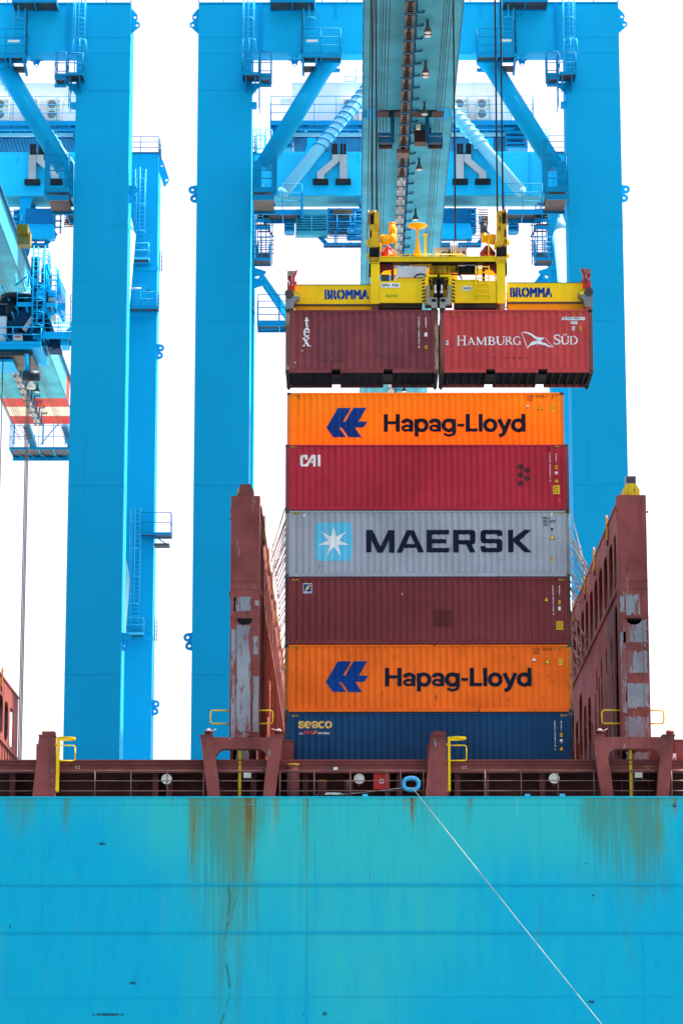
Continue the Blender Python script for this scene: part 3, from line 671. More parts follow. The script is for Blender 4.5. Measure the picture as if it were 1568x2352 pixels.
    for z in (19.9, 24.2, 27.4, 30.25): mb.box(X0+.061, xc-.041, 125.21, BRIDGE_END-.2, z-.05, z); mb.box(xc+.041, X1-.061, 125.21, BRIDGE_END-.2, z-.05, z)
    part('walkway', mb, SHIPD, root)
    # yellow guard loops either side of the post
    for s in (-1, 1):
        xo = X0 if s < 0 else X1; z1_ = P('c6', 0, 331, yf).z; z0_ = P('c6', 0, 527, yf).z; L_ = .80 if s < 0 else .58
        pts = [(xo, z1_), (xo+s*(L_-.1), z1_+.01), (xo+s*(L_-.03), z1_-.03), (xo+s*L_, z1_-.1), (xo+s*L_, z0_+.1), (xo+s*(L_-.03), z0_+.03), (xo+s*(L_-.1), z0_), (xo, z0_)]
        mb = MB(); mb.path([(x, yf+.3, z) for x, z in pts], .035, 8); part('guard_loop', mb, YELR, root)
    return root
def thing_part(nm):
    o = bpy.data.objects.new(nm, None); COL.objects.link(o); o.parent = ship; LOC[o.name] = LOC[ship.name]; return o
def cap_a(root, xc, z, yf):
    mb = MB(); mb.plate([(xc-.36, z+.002), (xc-.36, z+.22), (xc-.2, z+.54), (xc+.2, z+.54), (xc+.34, z+.28), (xc+.36, z+.002)], [], 'y', yf+.1, yf+.7)
    part('post_cap', mb, paint('cap_worn_yellow', (.165,.052,.048), .6, .15, rust=.1, fleck=((.65,.45,.03), .60)), root)
def cap_b(root, xc, z, yf):
    mb = MB(); mb.plate([(xc-.36, z+.002), (xc-.36, z+.25), (xc-.2, z+.52), (xc+.2, z+.52), (xc+.36, z+.25), (xc+.36, z+.002)], [], 'y', yf+.1, yf+.7)
    part('post_cap', mb, paint('cap_yellow', (.72,.50,.02), .6, .12, ((.20,.09,.03), .9), fleck=((.22,.09,.03), .58)), root)
    mb = MB(); mb.box(xc-.22, xc+.22, yf+.15, yf+.6, z+.53, z+.86); mb.box(xc-.19, xc+.19, yf+.13, yf+.149, z+.56, z+.83, 1); part('lamp_housing', mb, [paint('lamp_housing_paint', (.25,.33,.42), .4, .1), DKG], root)
pl_ = P('b2', 342, 262, 124.3); pr_ = P('b2', 568, 262, 124.3); xcL = (pl_.x+pr_.x)/2; wB = pr_.x-pl_.x
bridge(xcL, wB, pl_.z, cap_a, [(.10,.72,27.0,26.35),(.04,.19,27.0,26.3),(.22,.72,21.2,25.8),(.05,.2,20.7,25.6),(.78,1.0,21.2,23.6),(.8,.98,24.5,25.3),(.85,1.0,26.6,26.85),(.22,.7,19.9,21.2)])
p0 = P('b3', 523, 255, 124.3); p1 = P('b3', 747, 255, 124.3); xcR = (p0.x+p1.x)/2
bridge(xcR, p1.x-p0.x, p0.z, cap_b, [(.2,.72,26.15,27.1),(.02,.18,26.3,27.0),(.1,.95,25.0,26.0),(.22,.95,23.7,24.7),(.15,1.0,22.2,23.3),(.1,.95,20.9,21.9),(.0,.2,22,25.5),(.1,.97,19.9,20.4)])
bridge(xcL-(xcR-xcL), wB, pl_.z, cap_a, [])

# mooring rope: from the bollards through the fairlead and down to the quay side of the berth
mb = MB()
pts = [P('b5', 575, 517, 123.7), P('b5', 700, 515, 123.7), P('b5', 840, 505, 123.6), P('b5', 1000, 487, 123.45), P('b5', 1112, 473, 123.35), P('b5', 1165, 470, 123.2)]
end = P('F', 1385, 2352, 119.0); st_ = P('b5', 1175, 474, 123.0)
for i in range(0, 31):
    t = i/30*2.0; p = st_.lerp(end, t) if False else st_+(end-st_)*t
    p.z -= .10*math.sin(math.pi*min(1, t/2.0)); p.x += 0; pts.append(p)
mb.path(pts, .0145, 7)
single('mooring_rope', mb, paint('rope_white', (.40,.44,.38), .85, .08), 'pale mooring rope running from the blue fairlead down across the hull', 'rope')
mb = MB()
for k in range(5):
    y = 123.75+.02*k; z = HZ+.05+.05*(k % 3)
    mb.path([P('b5', 575+6*k, 517-2*k, y), P('b5', 650, 514-2*k, y-.1), P('b5', 750-5*k, 516-2*k, y)], .03, 6)
single('rope_coil', mb, paint('rope_green', (.35,.52,.48), .8, .15), 'green white rope flakes lying between the two brown bollards', 'rope')
# ================================================================== containers
PITCHC = .278
def prof_breaks(L_):
    n = int(L_/PITCHC); o = (L_-n*PITCHC)/2; br = []; 
    for i in range(n): b = o+i*PITCHC; br += [(b, 0), (b+.077, 0), (b+.139, 1), (b+.216, 1)]
    br += [(o+n*PITCHC, 0)]; 
    return [(0, 0)]+[b for b in br if b[0] > .01]+[(L_, 0)]
DEP = .045
def container(name, label, x0, yf, ztop, L_, H, cols, decor=(), group=None, open_bottom=False, full=True, castmat=None, postmat=None, wear=None):
    """cols: panel paint; decor: list of (part name, vf, material)"""
    z1 = ztop; z0 = ztop-H; x1 = x0+L_; W = 2.438; yb = yf+W
    t = thing(name, label, 'container', (x0+L_/2, yf+W/2, z0), group)
    pm = postmat or cols; cm = castmat or paint('casting_steel', (.12,.10,.09), .6, .2, rust=.35)
    px0, px1 = x0+.16, x1-.16; pz0, pz1 = z0+.17, z1-.075
    br = prof_breaks(px1-px0)
    def yat(x):
        u = x-px0
        for (a, p), (b, q) in zip(br, br[1:]):
            if a-1e-6 <= u <= b+1e-6: return yf+.012+DEP*(p+(q-p)*((u-a)/max(b-a, 1e-6)))
        return yf+.005
    # front panel with dents
    rn = random.Random(int(x0*100+z1*10)); NZ = 22
    mb = MB(); V = []; Fq = []
    for j in range(NZ+1):
        z = pz0+(pz1-pz0)*j/NZ; 
        for u, p in br:
            e = .018*noise.noise((u*1.7+x0, z*1.9, z1)) * min(1, j*(NZ-j)/30.0) if 0 < j < NZ else 0
            V.append((px0+u, yf+.012+DEP*p+max(-.006, e), z))
    n = len(br)
    for j in range(NZ):
        for i in range(n-1): Fq.append((j*n+i, j*n+i+1, (j+1)*n+i+1, (j+1)*n+i))
    mb.add(V, Fq)
    # closing lips over the corrugation, top and bottom
    mb.box(px0, px1, yf+.012+DEP+.002, yf+.07, pz1-.02, pz1+.015); mb.box(px0, px1, yf+.012+DEP+.002, yf+.07, pz0-.015, pz0+.02)
    part('side_panel', mb, cols, t)
    mb = MB()                                                            # far side, ends and roof
    mb.box(px0, px1, yb-.05, yb-.02, pz0, pz1); part('back_panel', mb, cols, t)
    for xa in (x0+.03, x1-.06): mb = MB(); mb.box(xa, xa+.03, yf+.17, yb-.17, pz0, pz1); part('end_panel', mb, cols, t)
    mb = MB(); mb.box(x0+.1, x1-.1, yf+.075, yb-.075, z1-.05, z1-.02); part('roof_panel', mb, cols, t)
    mb = MB(); mb.box(px0+.02, px1-.02, yf+.004, yf+.07, z1-.072, z1-.006); mb.box(px0+.02, px1-.02, yb-.07, yb-.004, z1-.072, z1-.006)
    part('top_rail', mb, cols, t)
    mb = MB(); zb0, zb1 = z0+.014, z0+.15
    pk = []
    if open_bottom: pk = [L_/2-1.03, L_/2+1.03]
    for ya, y_ in ((yf+.004, yf+.06), (yb-.06, yb-.004)):
        xs = px0+.02
        for k in pk: mb.box(xs, x0+k-.18, ya, y_, zb0, zb1); xs = x0+k+.18
        mb.box(xs, px1-.02, ya, y_, zb0, zb1); mb.box(px0+.02, px1-.02, ya+.003, y_-.003, zb1+.001, z0+.168)
    part('bottom_rail', mb, cols, t)
    for xa in (x0+.006, x1-.156):
        for ya in (yf+.002, yb-.152):
            mb = MB(); mb.box(xa, xa+.15, ya, ya+.15, z0+.121, z1-.121); part('corner_post', mb, pm, t)
    for xa in (x0, x1-.178):
        for ya in (yf-.004, yb-.158):
            for za in (z0, z1-.118):
                mb = MB(); mb.box(xa, xa+.178, ya, ya+.162, za, za+.118)
                if ya < yf:
                    c = (xa+.089, za+.059); mb.plate([(c[0]+.030*math.cos(a), c[1]+.040*math.sin(a)) for a in [2*math.pi*i/12 for i in range(12)]], [], 'y', ya-.004, ya-.002, 1)  # dark oval on the face, painted as the shade in the hole
                part('corner_casting', mb, [cm, HOLE_SHADE], t)
    if open_bottom:
        mb = MB(); mb.box(px0-.1, px1+.1, yf+.065, yb-.065, z0+.14, z0+.165); part('floor', mb, paint('floor_ply', (.018,.013,.015), .8, .3), t)
        RB = paint('rusty_member', (.030,.018,.016), .75, .3, rust=.35, rustcol=(.12,.05,.03))
        mb = MB(); n = int(L_/.31)
        for i in range(1, n):
            x = x0+L_*i/n
            if any(abs(x-x0-k) < .2 for k in pk): continue
            mb.box(x-.022, x+.022, yf+.062, yb-.062, z0+.02, z0+.138); mb.box(x-.022, x+.03, yf+.062, yb-.062, z0+.014, z0+.0195)
        part('cross_member', mb, RB, t)
        for k in pk:
            mb = MB()
            for s in (-.19, .17): mb.box(x0+k+s, x0+k+s+.02, yf+.062, yb-.062, z0+.014, z0+.138)
            mb.box(x0+k-.168, x0+k+.168, yf+.3, yb-1.0, z0+.014, z0+.024); part('fork_pocket', mb, RB, t)
        for xa in (x0, x1-.16): mb = MB(); mb.box(xa+.01, xa+.15, yf+.17, yb-.17, z0+.02, z0+.165); part('end_sill', mb, RB, t)
        for xa in (x0+.09, x1-.09): mb = MB(); mb.lathe((xa, yb-.08, z0-.09), [(.02,0),(.055,.03),(.055,.089)], 10); part('twistlock_cone', mb, DKG, t)
    def drape(nm, vf, mat, off=.004, label_=None):
        Vv, Ff = vf; bm = bmesh.new(); vs_ = [bm.verts.new((v[0], v[2] if len(v) > 2 else 0, v[1])) for v in Vv]
        for f in Ff:
            try: bm.faces.new([vs_[i] for i in f])
            except ValueError: pass
        xa = min(v[0] for v in Vv); xb = max(v[0] for v in Vv)
        for u, p in br:
            x = px0+u
            if xa < x < xb:
                g = bm.verts[:]+bm.edges[:]+bm.faces[:]; bmesh.ops.bisect_plane(bm, geom=g, plane_co=(x,0,0), plane_no=(1,0,0), dist=1e-5)
        mb = MB(); bm.verts.index_update()
        def dy(x, z):
            u = x-px0; j = (z-pz0)/(pz1-pz0)*NZ
            e = max(-.004, .010*noise.noise((u*1.7+x0, z*1.9, z1))*1.0)
            return 0
        mb.add([(v.co.x, yat(v.co.x)-off-.008-v.co.y, v.co.z) for v in bm.verts], [[v.index for v in f.verts] for f in bm.faces]); bm.free()
        return part(nm, mb, mat, t, label_, fix=False)
    for d in decor: drape(*d)
    return t
YS = 125.5
def R4(r, x0, y0, x1, y1, Y=YS): return PB(r, x0, y0, x1, y1, Y)
def rbox(r, q, Y=YS): a = R4(r, *q, Y); return rect(*a)
def shape(r, pts, Y=YS): return poly([(lambda p: (p.x, p.z))(P(r, x, y, Y)) for x, y in pts])
def wd(s, r, q, Y=YS, bold=0.0, keep=False): a = R4(r, *q, Y); return word(s, *a, bold, keep)
def colm(s, r, x, y1, h, w, Y=YS, gap=1.16):
    p = P(r, x, y1, Y); k = 1/RG[r][2]*.57415/54.0; return column(s, p.x, p.z, h*k, w*k, gap)
def tri_sign(r, cx, y0, y1, Y=YS):
    a = P(r, cx, y0, Y); b = P(r, cx, y1, Y); h = a.z-b.z; w = h*1.1
    return [('caution_sticker', poly([(a.x, a.z), (a.x-w/2, b.z), (a.x+w/2, b.z)]), DECK, .004), ('caution_sticker', poly([(a.x, a.z-.16*h), (a.x-w*.37, b.z+.09*h), (a.x+w*.37, b.z+.09*h)]), DECY, .006)]
def tag(r, q, lines, Y=YS, bgm=None, fg=None):
    a = R4(r, *q, Y); out = [('sticker', rect(*a), bgm or DECY, .004)]; n = len(lines); H_ = (a[3]-a[2])
    for i, s in enumerate(lines):
        zt = a[3]-H_*(.12+i*.8/n); out.append(('sticker_text', word(s, a[0]+.08*(a[1]-a[0]), a[1]-.08*(a[1]-a[0]), zt-H_*.62/n, zt, .01), fg or DECK, .006))
    return out
def haz(r, q, Y=YS): a = R4(r, *q, Y); return [('hazard_strip', rect(*a), DECK, .004), ('hazard_strip', HAZ(a[0], a[1]-.03, a[2], a[3]), DECY, .006)]
def vent(r, q, mat=None, Y=YS): a = R4(r, *q, Y); return [('vent_cover', rect(*a), mat or SHIPD, .012)]
HLOGO = [[(480,175),(890,175),(640,602),(712,602),(968,172),(1385,172),(1132,592),(1412,600),(1305,775),(1012,785),(1232,1082),(820,1082),(598,783),(518,788),(740,1082),(328,1076),(110,782)]]
def hlogo(a):
    x0, x1, z0, z1 = a; return poly([(x0+(x-110)/1302*(x1-x0), z1-(y-172)/910*(z1-z0)) for x, y in HLOGO[0]])
OR1 = paint('container_orange_clean', (1.0,.262,.002), .5, .05, ((.70,.20,.01), .4))
OR2 = paint('container_orange_worn', (.94,.148,.008), .55, .08, ((.72,.12,.01), .6), rust=.34, rustcol=(.07,.025,.012))
CRIM= paint('container_crimson', (.43,.022,.044), .5, .07, ((.30,.018,.035), .6), rust=.14, rustcol=(.20,.06,.05), fleck=((.55,.16,.14), .70))
MGRY= paint('container_grey', (.335,.36,.415), .5, .06, ((.24,.26,.29), .6), rust=.22, rustcol=(.17,.09,.06), fleck=((.50,.52,.55), .66))
MAR = paint('container_maroon', (.18,.031,.034), .55, .08, ((.11,.022,.03), .6), rust=.20, rustcol=(.06,.03,.03), fleck=((.28,.13,.12), .69))
SBLU= paint('container_blue', (.002,.050,.135), .5, .08, ((.004,.04,.09), .6), rust=.18, rustcol=(.08,.05,.035))
TEXM= paint('container_plum', (.205,.042,.050), .6, .12, ((.11,.035,.04), .6), rust=.20, rustcol=(.10,.05,.04), fleck=((.36,.24,.22), .635))
HAMB= paint('container_red', (.54,.056,.056), .55, .09, ((.30,.045,.04), .5), rust=.12, rustcol=(.12,.06,.05), fleck=((.55,.30,.28), .68))
POSTR=paint('post_rusty', (.15,.07,.05), .65, .2, rust=.55, rustcol=(.17,.09,.05), fleck=((.34,.22,.15), .53))
POSTG=paint('post_grey', (.26,.25,.24), .6, .2, rust=.35, rustcol=(.16,.10,.06))
POSTB=paint('post_dark_blue', (.018,.035,.055), .6, .3, rust=.25, rustcol=(.06,.04,.03))
POSTO=paint('post_orange', (.42,.13,.02), .6, .2, rust=.65, rustcol=(.035,.02,.015))
X0S = -2.89; LS = 12.195; H9 = 2.896
grp = 'stacked containers on the ship'
Z_CAI = 33.885
ztop = [Z_CAI-2.918*i for i in range(5)]
# upper orange, one row behind
YH = 127.95
a = R4('a8', 247, 158, 445, 300, YH)
dec = [('logo', hlogo(a), BLUE), ('lettering', sans('Hapag-Lloyd', *R4('a8', 524, 188, 1208, 299, YH)), NAVY),
       ('marking', wd('HAMU  312324  0', 'a8', (1212, 97, 1310, 109), YH, .01), DKRED), ('marking', wd('45G1', 'a8', (1213, 112, 1242, 124), YH, .01), DKRED),
       ('marking', rbox('a8', (1211, 146, 1223, 154), YH), DECW), ('marking', wd('82', 'a8', (1212, 155, 1222, 161), YH), DKRED)]
dec += tri_sign('a8', 1277, 146, 168, YH)+tag('a8', (1329, 146, 1349, 174), ['2,9m', "9' 6\""], YH)+haz('a8', (86, 92, 112, 99), YH)+haz('a8', (1342, 89, 1368, 96), YH)+vent('a8', (111, 97, 120, 118), paint('vent_orange', (.5,.14,.01)), YH)+vent('a8', (1333, 94, 1342, 114), MATS['vent_orange'], YH)
container('container', 'bright clean orange container with blue arrow logo at the very top of the stack', X0S, YH, 36.83, 12.21, H9, OR1, dec, grp, postmat=paint('post_clean_orange', (.62,.20,.03), .55, .1, rust=.15))
# crimson
q = lambda pts, r='ca', Y=YS: shape(r, pts, Y)
cai = join(shape('ca', [(353,1840),(365,1812),(395,1795),(553,1793),(553,1925),(485,1925),(485,1868),(424,1868),(424,2052),(512,2048),(640,1835),(665,1805),(700,1791),(778,1793),(778,2117),(710,2115),(710,2020),(645,2020),(645,1980),(708,1972),(708,1862),(556,2117),(410,2118),(370,2095),(353,2060)]), rbox('ca', (836, 1792, 909, 2113)))
dia = []
for x, y, r_ in ((142,1445,68),(268,1508,68),(142,1598,68),(268,1662,68),(142,1752,66)): dia.append(shape('cb', [(x,y-r_),(x+r_,y),(x,y+r_),(x-r_,y)]))
dec = [('logo', cai, DECW), ('diamond_mark', join(*dia), paint('faded_mark', (.07,.02,.03), .6, .2, fleck=((.30,.03,.05), .56))),
       ('marking', colm('CAAU 532991 3', 'cb', 693, 1190, 41, 26), DECW), ('marking', colm('45G1', 'cb', 808, 1190, 41, 26), DECW), ('marking', rbox('cb', (788, 1535, 843, 1575)), DECW), ('marking', wd('87', 'cb', (795, 1580, 832, 1604)), DECW)]
dec += tag('cb', (790, 1416, 837, 1487), ['2.9m', "9'6\""])+tri_sign('cb', 818, 1650, 1745)+tag('cb', (754, 1795, 884, 1955), ['CAUTION', "9' 6\"", 'HIGH'])+haz('cb', (775, 1047, 925, 1069))+haz('ca', (85, 1550, 305, 1586))+vent('cb', (668, 1068, 708, 1145), MAR)
dec += [('patch', rbox('cb', (862, 2030, 900, 2115)), RED2)]
container('container', 'crimson container with white angular lettering and five dark diamonds below the top orange one', X0S, YS, ztop[0], LS, H9, CRIM, dec, grp, postmat=paint('post_crimson', (.22,.045,.05), .6, .15, rust=.4, rustcol=(.13,.06,.04)))
# grey
star = []
c = P('a8', 282.5, 803, YS)
k = 1/RG['a8'][2]*.57415/54.0
for i in range(14):
    a_ = math.pi/2+math.pi*i/7; r_ = (78 if i % 2 == 0 else 26)*k; star.append((c.x+r_*math.cos(a_), c.z+r_*math.sin(a_)))
a = R4('a8', 194, 710, 371, 896); sq = poly(rrect(*a, .22))
mk = lambda pts: shape('mk', pts)
def mko(o, *h): return poly([(p.x, p.z) for p in (P('mk', x, y, YS) for x, y in o)], *[[(p.x, p.z) for p in (P('mk', x, y, YS) for x, y in hh)] for hh in h])
maersk = join(mk([(53,282),(53,86),(108,86),(177,232),(245,88),(299,88),(299,284),(251,284),(251,175),(197,284),(150,284),(99,175),(99,282)]),
 mko([(316,284),(405,88),(467,88),(557,282),(507,282),(490,243),(384,243),(366,284)], [(399,209),(476,209),(438,125)]),
 mk([(578,282),(578,86),(774,86),(774,126),(625,126),(625,166),(750,166),(750,203),(625,203),(625,243),(774,243),(774,282)]),
 mko([(808,282),(808,86),(975,86),(995,92),(1003,110),(1003,190),(996,207),(975,213),(968,213),(1004,282),(957,282),(920,213),(856,213),(856,282)], [(856,125),(856,174),(957,174),(957,125)]),
 mk([(1048,226),(1092,226),(1092,243),(1190,243),(1190,203),(1080,203),(1056,196),(1047,178),(1047,112),(1056,92),(1078,86),(1205,86),(1230,92),(1238,110),(1238,139),(1193,139),(1193,124),(1092,124),(1092,164),(1205,164),(1230,170),(1238,188),(1238,258),(1230,275),(1207,281),(1080,281),(1056,275),(1048,258)]),
 mk([(1289,280),(1287,86),(1331,86),(1331,160),(1427,85),(1488,85),(1387,180),(1493,282),(1432,282),(1335,190),(1335,280)]))
dec = [('logo_square', sq, CYAN, .004), ('logo_star', poly(star), DECW, .006), ('lettering', maersk, NAVY),
 ('marking', wd('MRSU', 'a8', (1290, 684, 1321, 696), bold=.01), DECK), ('marking', wd('482 0597', 'a8', (1290, 700, 1352, 712), bold=.01), DECK), ('marking', wd('45G1', 'a8', (1291, 716, 1320, 728), bold=.01), DECK),
 ('marking', rbox('a8', (1327, 738, 1341, 748)), DKG), ('marking', wd('33', 'a8', (1329, 750, 1339, 756)), DECK)]
dec += tri_sign('a8', 1335, 768, 793)+tag('a8', (1329, 880, 1343, 898), ['2.9m', "9'6\""])+haz('a8', (80, 663, 116, 670))+haz('a8', (1357, 660, 1394, 667))+vent('a8', (136, 669, 145, 685), CREAM)+vent('a8', (1328, 665, 1337, 682), CREAM)
container('container', 'pale grey container with navy block lettering and white star on a light blue square', X0S, YS, ztop[1], LS, H9, MGRY, dec, grp, postmat=POSTG)
# dark red
fz = 'b1'
dec = [('logo', rbox(fz, (135, 101, 177, 149)), DECW, .004), ('logo', rbox(fz, (138, 104, 175, 140)), BLUE, .006),
 ('logo', join(shape(fz, [(145,137),(152,118),(160,110),(172,108),(170,115),(160,117),(156,122),(167,121),(165,127),(154,129),(151,137)])), DECY, .008),
 ('logo', wd('FLORENS', fz, (138, 142, 175, 148), bold=.02), BLUE, .006),
 ('repair_patch', rbox(fz, (761, 229, 855, 310)), paint('repair_red', (.13,.022,.018), .55, .15)),
 ('marking', colm('FDCU 025126 4', fz, 1339, 112, 10.6, 7), DECW), ('marking', colm('45G1', fz, 1369.5, 112, 10.6, 7), DECW), ('marking', rbox(fz, (1364, 213, 1377, 231)), DECW)]
dec += tag(fz, (1364, 182, 1376, 201), ['2.9m', "9'6\""])+tri_sign(fz, 1307, 166, 188)+tag(fz, (1355, 284, 1389, 324), ['CAUTION', "9'6\"", 'HIGH'])+haz(fz, (82, 80, 118, 87))+haz(fz, (1364, 79, 1400, 86))+vent(fz, (1332, 86, 1341, 104), MAR)+[('speck', rbox(fz, (610, 149, 615, 156)), DECW)]
container('container', 'dark maroon container with a small blue square logo, below the grey container', X0S, YS, ztop[2], LS, H9, MAR, dec, grp, postmat=paint('post_maroon', (.10,.03,.03), .6, .2, rust=.35, rustcol=(.05,.03,.025)))
# worn orange
a = R4('b1', 244, 476, 449, 625)
dec = [('logo', hlogo(a), BLUE), ('lettering', sans('Hapag-Lloyd', *R4('b1', 530, 508, 1238, 624)), NAVY),
       ('marking', wd('HLBU  257510  1', 'b1', (1243, 413, 1347, 425), bold=.01), paint('marking_brown', (.10,.03,.015))), ('marking', wd('45G1', 'b1', (1243, 430, 1274, 442), bold=.01), MATS['marking_brown']),
       ('marking', rbox('b1', (1240, 464, 1255, 475)), DECW), ('marking', wd('82', 'b1', (1242, 476, 1253, 483)), MATS['marking_brown'])]
dec += tri_sign('b1', 1312, 463, 489)+tag('b1', (1365, 464, 1386, 495), ['2,9m', "9' 6\""])+haz('b1', (82, 405, 104, 412))+haz('b1', (1378, 404, 1408, 411))+vent('b1', (104, 410, 112, 427), MATS['vent_orange'])+vent('b1', (1369, 408, 1378, 427), MATS['vent_orange'])
container('container', 'rust spotted orange container with scratched sides, resting on the blue container', X0S, YS, ztop[3], LS, H9, OR2, dec, grp, postmat=POSTO)
# blue
dec = [('lettering', sans('seaco', *R4('b1', 110, 764, 275, 801), gap=.02), GOLD), ('lettering', wd('an', 'b1', (118, 821, 134, 830), bold=.02), DECW), ('lettering', wd('HNA', 'b1', (139, 811, 200, 829), bold=.03), RED2), ('lettering', wd('company', 'b1', (205, 819, 265, 832), bold=.02), DECW),
 ('lettering', shape('b1', [(182,828),(190,820),(196,812),(203,810),(198,820),(190,827)]), GOLD, .007),
 ('marking', colm('SEGU 570516 3', 'b1', 1348, 763, 10.6, 7), DECW), ('marking', colm('45G1', 'b1', 1378.5, 763, 10.6, 7), DECW), ('marking', rbox('b1', (1372, 853, 1386, 864)), DECW), ('marking', wd('70', 'b1', (1374, 866, 1384, 872)), DECW)]
dec += tag('b1', (1373, 822, 1385, 841), ['2.9m', "9'6\""])+tri_sign('b1', 1380, 884, 908)+haz('b1', (80, 736, 116, 743))+haz('b1', (1374, 734, 1411, 741))+vent('b1', (1341, 737, 1350, 753), POSTB)
container('container', 'dark blue container with gold lettering, lowest of the stack behind the coaming', X0S, YS, ztop[4], LS, H9, SBLU, dec, grp, postmat=POSTB)
# second row under the upper orange one: hidden by the front row
for i, m in enumerate((MAR, MGRY, SBLU, MAR, CRIM)):
    container('container', 'plain container standing in the row behind the front stack', X0S, YH, 33.90-2.918*i, 12.21, H9, m, [], 'containers in the row behind the front stack')

# the two lifted containers
YL = 114.5
L2 = 6.065; zl = 36.775; gl = 'two short containers hanging from the spreader'
rl = 'a7'
dec = []
for ch, x0_, y0_, x1_, y1_ in (('t',135,545,158,590),('e',132,592,161,637),('x',128,637,162,680)):
    a = R4(rl, x0_, y0_, x1_, y1_, YL); dec.append(('lettering', fit(SERIF[ch](), *a), DECW))
dec += [('lettering', rbox(rl, (163, 676, 167, 680), YL), DECW), ('patch', rbox(rl, (205, 570, 320, 748), YL), paint('patch_plum', (.185,.043,.056), .62, .12, ((.11,.035,.04), .6), fleck=((.34,.23,.21), .65)), .004), ('patch', rbox(rl, (470, 578, 620, 728), YL), MATS['patch_plum'], .004)]
def colm2(s, x, y1, h, w): p = P(rl, x, y1, YL); k = 1/RG[rl][2]*.57415/57.9; return column(s, p.x, p.z, h*k, w*k, 1.15)
dec += [('marking', colm2('TGHU 169797 8', 667, 545, 11, 7.5), DECW), ('marking', colm2('22G1', 699.5, 545, 11.5, 7.5), DECW), ('marking', rbox(rl, (693, 616, 706, 634), YL), DECW), ('marking', rbox(rl, (124, 697, 129, 702), YL), DECW), ('marking', rbox(rl, (92, 752, 97, 757), YL), DECW)]
dec += tag(rl, (694, 676, 706, 691), ['2.6m', "8'6\""], YL)
dec += vent(rl, (663, 520, 671, 534), MAR, YL)
container('container', 'plum coloured short container hanging left with white serif letters in a column', -2.655, YL, zl, L2, 2.591, TEXM, dec, gl, True, castmat=paint('casting_rusty', (.11,.065,.045), .65, .25, rust=.5), postmat=POSTR)
hx = 'hs'
dec = []
for ch, x0_, y0_, x1_, y1_ in (('H',72,172,181,284),('A',188,190,284,280),('M',290,186,413,280),('B',419,186,505,280),('U',510,183,610,281),('R',613,184,702,279),('G',702,181,792,280),('S',1157,158,1232,276),('U',1234,180,1332,275),('D',1334,178,1428,273)):
    a = R4(hx, x0_, y0_, x1_, y1_, YL); dec.append(('lettering', fit(SERIF[ch](), *a), DECW))
for cx in (1270, 1294):
    c = P(hx, cx, 163, YL); dec.append(('lettering', poly(circ(c.x, c.z, 9/2.8*.57415/57.9, 12)), DECW))
flag = join(shape(hx, [(793,138),(820,133),(870,133),(930,165),(985,195),(1048,192),(1040,215),(1020,228),(985,228),(960,215),(900,172),(865,150)], YL), shape(hx, [(862,316),(885,270),(920,240),(960,228),(1000,232),(1060,258),(1110,285),(1156,305),(1120,303),(1060,285),(1010,270),(950,270),(900,288)], YL),
 shape(hx, [(793,140),(799,138),(866,310),(860,318)], YL), shape(hx, [(1048,191),(1054,192),(1158,304),(1150,304)], YL))
dec += [('logo', flag, DECW)]
dec += tag(rl, (1331, 543, 1438, 557), ['SUDU 748032 2'], YL, DECW)+tag(rl, (1372, 562, 1404, 576), ['22G1'], YL, DECW)+tag(rl, (1377, 587, 1391, 606), ['UIC', '70'], YL, DECW)+tag(rl, (1411, 587, 1422, 605), ['2.6m', "8'6\""], YL)+tag(rl, (792, 653, 804, 673), ['E'], YL, DECW)
for x in (827, 858, 1384, 1415): dec += vent(rl, (x-4, 518, x+4, 538), paint('vent_orange', (.5,.14,.01)), YL)
dec += [('dent_row', join(*[rbox(rl, (x, 730, x+12, 735), YL) for x in (1010, 1070, 1102, 1132, 1165)]), paint('scuff_dark', (.10,.04,.035), .7, .2, fleck=((.40,.06,.055), .5)))]
container('container', 'brick red short container hanging right with white serif capitals and a flag', -2.655+L2+.055, YL, zl, L2, 2.591, HAMB, dec, gl, True, castmat=MATS['casting_rusty'], postmat=paint('post_red_rust', (.20,.06,.05), .65, .2, rust=.5, rustcol=(.10,.05,.04)))

# ================================================================== spreader
YF = 114.75; YR = 116.7; YC = (YF+YR)/2
sp = thing('container_spreader', 'yellow twin lift spreader with sheave towers and blue lettering gripping the two short containers', 'spreader', (3.43, YC, zl))
def S(r, x, y, Y=YF): return P(r, x, y, Y)
def sbox(mb, r, q, y0, y1, m=0, ref=None): a = PB(r, *q, ref or y0); mb.box(a[0], a[1], y0, y1, a[2], a[3], m); return a
def spoly(mb, r, pts, y0, y1, m=0): mb.plate([(lambda p: (p.x, p.z))(P(r, x, y, y0)) for x, y in pts], [], 'y', y0, y1, m)
